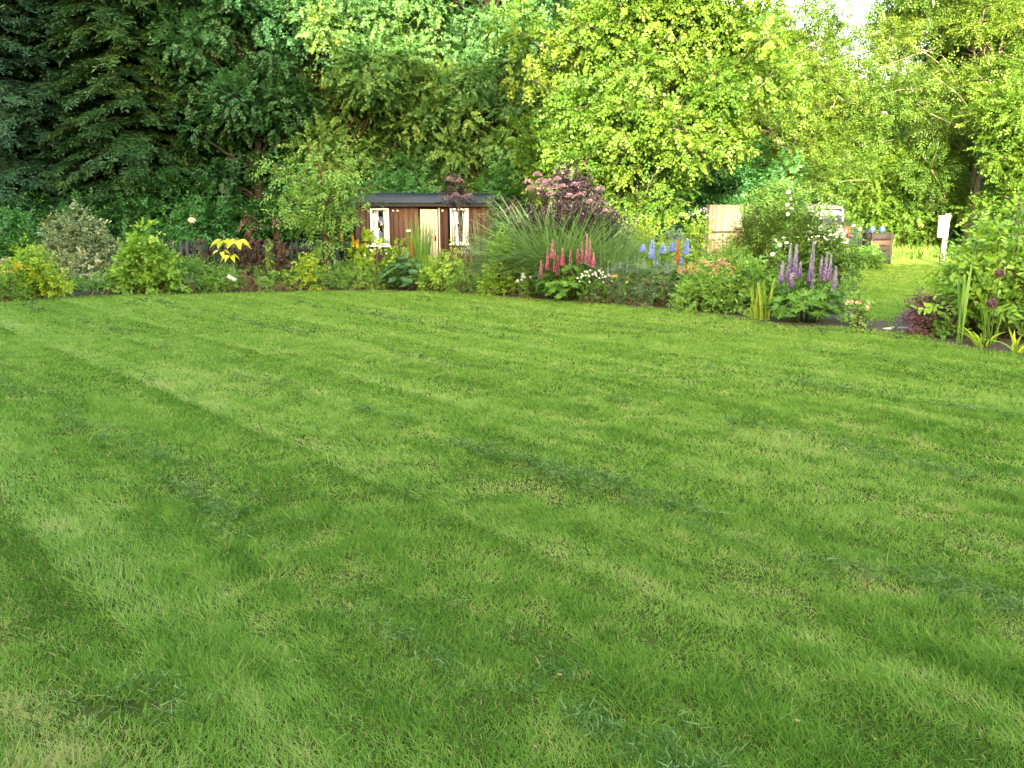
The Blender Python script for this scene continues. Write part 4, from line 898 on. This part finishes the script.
def delphiniums(label, px, Y, pw, ytop, spikes, seed):
    o = shrub('delphinium_plant', label, 'delphinium', px, Y, pw, ytop, M['mid_leaf'], seed, .09, .08, LOBED, 26, (.14, .24), 26, 5, .16, .6)
    r = rng_(seed+1); b = Geo()
    for (sx, yt, yl) in spikes:
        yy = Y-.25+r.uniform(-.1, .1); zt, zl = zat(yt, yy), zat(yl, yy); xs = xat(sx, yy, zt)-o.location.x
        limb(b, (xs*.7, 0, 0), (xs, yy-Y, zt), .008, .005, r, 0, .01, 6, 5)
        f = Geo(); spike(f, r, (xs, yy-Y, zl), zt-zl, .075, int(50+150*(zt-zl)), .35, .55 if sx < 655 or 660 < sx < 666 else .1, .055); f.build('flower_spike', M['blue_petal'], o)
    b.build('flower_stem', M['stem'], o)
delphiniums('blue delphinium with six flower spikes behind the catmint', 660, yb(660, 1.2), 60, 254, [(643, 245, 252), (652.5, 240, 259), (663, 244, 254), (672, 243, 252), (687, 240, 255), (681, 258, 268)], 275)
lupins('single rusty red lupin spike between the blue delphiniums', 678, yb(678, .8), 20, 262, M['lupin_leaf'], M['orange_petal'], [(678.5, 243, 262)], 277, (.05, .3))
o = shrub('spiraea_shrub', 'rounded shrub covered with coral pink flower clusters', 'shrub', 708, yb(708, .55), 66, 260, M['mid_leaf'], 279, .055, .03, OVAL, 46, (.13, .22), 44, 7, .14, .8)
sprinkle(o, 'flower_head', M['coral_petal'], 34, .075, 280, 'cluster', .5, .9)
shrub('green_shrub', 'leafy green shrub in front of the pale fence panels', 'shrub', 724, yb(724, 3.0), 60, 238, M['mid_leaf'], 281, .06, .03, OVAL, 38, (.2, .34), 28, 7, .18, .75)
shrub('green_shrub', 'yellow green shrub under the hazel beside the fence panels', 'shrub', 650, yb(650, 3.6), 76, 226, M['gold_leaf'], 282, .065, .04, OVAL, 40, (.22, .36), 26, 7, .18, .35)
shrub('green_shrub', 'pale green shrub between hazel and fence panel with white blossom', 'shrub', 694, yb(694, 3.3), 36, 212, M['lime_leaf'], 283, .06, .035, OVAL, 24, (.16, .28), 30, 7, .17, .6)
sprinkle(bpy.data.objects['green_shrub.002'], 'blossom_cluster', M['white_petal'], 6, .12, 284, 'cluster', .75, .7, .7)
tree('bamboo_clump', 'feathery yellow green bamboo standing right of the fence panels', 'bamboo', 777, yb(777, 4.4), 1.2, .35, zat(184, yb(771, 4.4)), M['leafy'], M['stem'], 285, .10, .022, DIA, 50, (.24, .4), 26, 8, .26, tone=.85, droop=.5, stems=6, trunk_r=.018, shape=1.6, back=.9)

# ------------------------------------------------------------------ right part of the main bed
shrub('leafy_shrub', 'green leafy shrub behind the sword leaved irises', 'shrub', 752, yb(752, .9), 56, 264, M['mid_leaf'], 286, .085, .05, OVAL, 34, (.15, .25), 30, 6, .17, .65)
for i, (px, n, h, lab) in enumerate([(750.5, 6, .66, 'left fan of yellow green iris sword leaves at the bed edge'), (764, 8, .72, 'tall fan of yellow green iris sword leaves beside the purple lupin'), (757, 7, .55, 'short fan of iris sword leaves between the two taller fans')]):
    blades('iris_plant', lab, 'iris', px, yb(px, .25), n, h, .26, .042, M['iris'], 287+i, .2, base=.08, tone=.6)
big = shrub('peony_shrub', 'big spreading green shrub with drooping leaves in front of the silver car', 'shrub', 817, 15.0, 74, 213, M['leafy'], 292, .11, .042, DIA, 54, (.18, .32), 18, 7, .24, .6, .1, droop=.4, zb=.35, topout=6)
sprinkle(big, 'flower_head', M['white_petal'], 5, .045, 293, 'blossom', .72, .6, .7, 6)
for i, (px, ins, rows, yt, lab) in enumerate([
        (789, 2.6, [(787, 205), (791, 209), (787, 214), (790, 199), (788, 192)], 184, 'white climbing rose beside the dark gap left of the silver car'),
        (781, 1.0, [(783, 238), (779, 245), (772, 254), (786, 243)], 234, 'white rose with four blooms in front of the bamboo'),
        (776, 1.6, [(775, 240.5)], 238, 'single small white bloom on a thin stem right of the fence panels'),
        (858, 2.2, [(859, 229)], 226, 'small white bloom at the right side of the big spreading shrub'),
        (853, 2.3, [(853, 226), (851, 236)], 222, 'two small red pink blooms in the big spreading shrub')]):
    rose_stem(lab, px, yb(px, ins), yt, rows, .07, 'white_petal' if i < 4 else 'pink_petal', 295+i)
lupins('purple and white lupin with many tall flower spikes at the bed corner', 807, yb(807, .5), 76, 279, M['lupin_leaf'], M['purple_petal'],
       [(783, 265, 282), (791, 247, 280), (797, 248, 276), (801, 265, 277), (814, 245, 280), (811, 268, 283), (822, 260, 279), (827, 256, 280), (831.5, 257, 279), (836, 270, 292), (792, 277, 286), (812, 278, 291)], 305, (.1, .8))
shrub('fuchsia_plant', 'small green and reddish low plant at the right end of the bed', 'plant', 857, yb(850, .15), 28, 298, M['mid_leaf'], 307, .06, .032, OVAL, 14, (.09, .15), 44, 6, .13, .7)
sprinkle(P['fuchsia_plant'], 'flower_head', M['coral_petal'], 8, .05, 308)
shrub('leafy_shrub', 'low spreading green leaves at the foot of the planter box', 'shrub', 869, 21.5, 38, 248, M['mid_leaf'], 309, .09, .05, OVAL, 20, (.18, .3), 26, 6, .17, .5)
def stone(label, px, py, sz, mat, seed):
    import bmesh
    x, y = ground(px, py); bm = bmesh.new(); bmesh.ops.create_icosphere(bm, subdivisions=3, radius=1); r = rng_(seed)
    k = r.normal(0, 1, (5, 3))
    for v in bm.verts:
        c = np.array(v.co); c = c*(1+.12*np.sin(k@c*1.7).sum()*.5); v.co = c*np.array(sz)
    m = bpy.data.meshes.new('stone'); bm.to_mesh(m); bm.free(); m.materials.append(mat)
    o = bpy.data.objects.new('stone', m); COL.objects.link(o); o.location = (x, y, sz[2]*.5); tag(o, label, 'stone')
M['stone'] = solid('pale stone', [(.28, .25, .2), (.45, .41, .34), (.55, .5, .43)], .9, 6, bump=.4)
stone('pale rounded stone under the small reddish plant at the bed end', 855, 320, (.07, .05, .05), M['stone'], 310)
stone('flat pale stone in the gap between the two beds, the larger one', 897, 328.5, (.13, .07, .022), M['stone'], 311)
stone('flat pale stone chip left of the larger one in the gap between beds', 888, 329.5, (.07, .05, .018), M['stone'], 312)
# ------------------------------------------------------------------ right bed
Yr = ground(930, 338)[1]+.35
shrub('barberry_bush', 'dark plum red barberry bush in the right bed', 'shrub', 930, Yr, 56, 291, M['plum_leaf'], 320, .035, .022, OVAL, 40, (.1, .18), 90, 7, .11, .45, topout=10)
shrub('leafy_shrub', 'low green leaves at the foot of the plum barberry bush', 'shrub', 944, Yr-.35, 34, 320, M['mid_leaf'], 321, .06, .04, OVAL, 14, (.08, .14), 60, 5, .12, .6)
def right_bush(label, px, Y, pw, yt, seed, tone, mat='lime_leaf', zb=.35, nl=52, L=.105):
    return shrub('elder_shrub', label, 'shrub', px, Y, pw, yt, M[mat], seed, L, L*.5, OVAL, nl, (.15, .28), 17, 6, .22, tone, .1, droop=.25, zb=zb, stemmat=M['stem_brown'], topout=14)
right_bush('tall light green leafy shrub at the right edge in front of the ash', 1010, 9.9, 124, 184, 322, .4)
right_bush('leafy green shrub beside the tall iris leaf in the right bed', 972, 10.3, 60, 252, 323, .6, 'mid_leaf', .15, 26, .09)
right_bush('leafy green shrub cut off by the right edge of the photo', 1060, 9.7, 110, 215, 324, .75, 'mid_leaf')
blades('iris_plant', 'tall broad green iris leaf standing in the right bed', 'iris', 959, ground(959, 345)[1]+.12, 7, .98, .1, .06, M['mid_leaf'], 325, .1, base=.03, tone=.6)
blades('daylily_plant', 'arching pale yellow green striped leaves at the front of the right bed', 'day lily', 982, ground(982, 350)[1]+.2, 16, .36, .8, .028, M['gold_leaf'], 326, .75, tone=.55)
blades('daylily_plant', 'arching pale striped leaves at the right edge of the right bed', 'day lily', 1016, ground(1016, 356)[1]+.2, 16, .36, .8, .028, M['gold_leaf'], 327, .75, tone=.6)
blades('grass_plant', 'thin upright green leaves behind the striped day lily', 'plant', 990, ground(990, 350)[1]+.45, 14, .75, .2, .018, M['lime_leaf'], 328, .15, tone=.4)
for i, (px, py, s, lab) in enumerate([(1000, 273, .05, 'upper dull purple allium head in the right bed'), (992, 303, .06, 'lower purple allium head in the right bed')]):
    Y = 8.95; z = zat(py, Y); x = xat(px, Y, z); r = rng_(330+i)
    o = thing('allium', lab, 'allium', (x, Y, 0)); b = Geo(); limb(b, (.02, .05, 0), (0, 0, z), .007, .005, r, 0, .01, 6, 5); b.build('stem', M['stem'], o)
    g = Geo(); n = 420; d = unit(r.normal(0, 1, (n, 3))); g.leaves(DIA, np.array([0, 0, z])+d*s*r.uniform(.6, .95, n)[:, None], r.normal(0, 1, (n, 3)), d, .022, .014, np.clip(.5+r.normal(0, .2, n), 0, 1)); g.build('flower_head', M['allium_petal'], o)
# ------------------------------------------------------------------ fallen leaves on the lawn
M['dead_leaf'] = solid('fallen leaf', [(.14, .07, .03), (.24, .15, .07), (.34, .25, .15)], .8, 12)
for i, (px, py, lab) in enumerate([(534, 758, 'pale tan curled fallen leaf at the lower edge of the lawn'), (562, 686, 'small reddish brown fallen leaf left of centre low on the lawn'), (799, 733, 'tiny orange fallen leaf near the lower right of the lawn'), (927, 722, 'curved yellowish fallen leaf in long grass at lower right')]):
    x, y = ground(px, py); r = rng_(340+i); g = Geo(); a = r.uniform(0, 6)
    g.leaves(OVAL, np.array([[0, 0, 0.]]), np.array([[cos(a), sin(a), .15]]), np.array([[.2, -.3, 1.]]), .022, .013, .5, np.array([[0, 0, .008]]))
    o = g.build('fallen_leaf', M['dead_leaf']); o.location = (x, y, .045); tag(o, lab, 'fallen leaf', 'fallen leaves on the lawn')
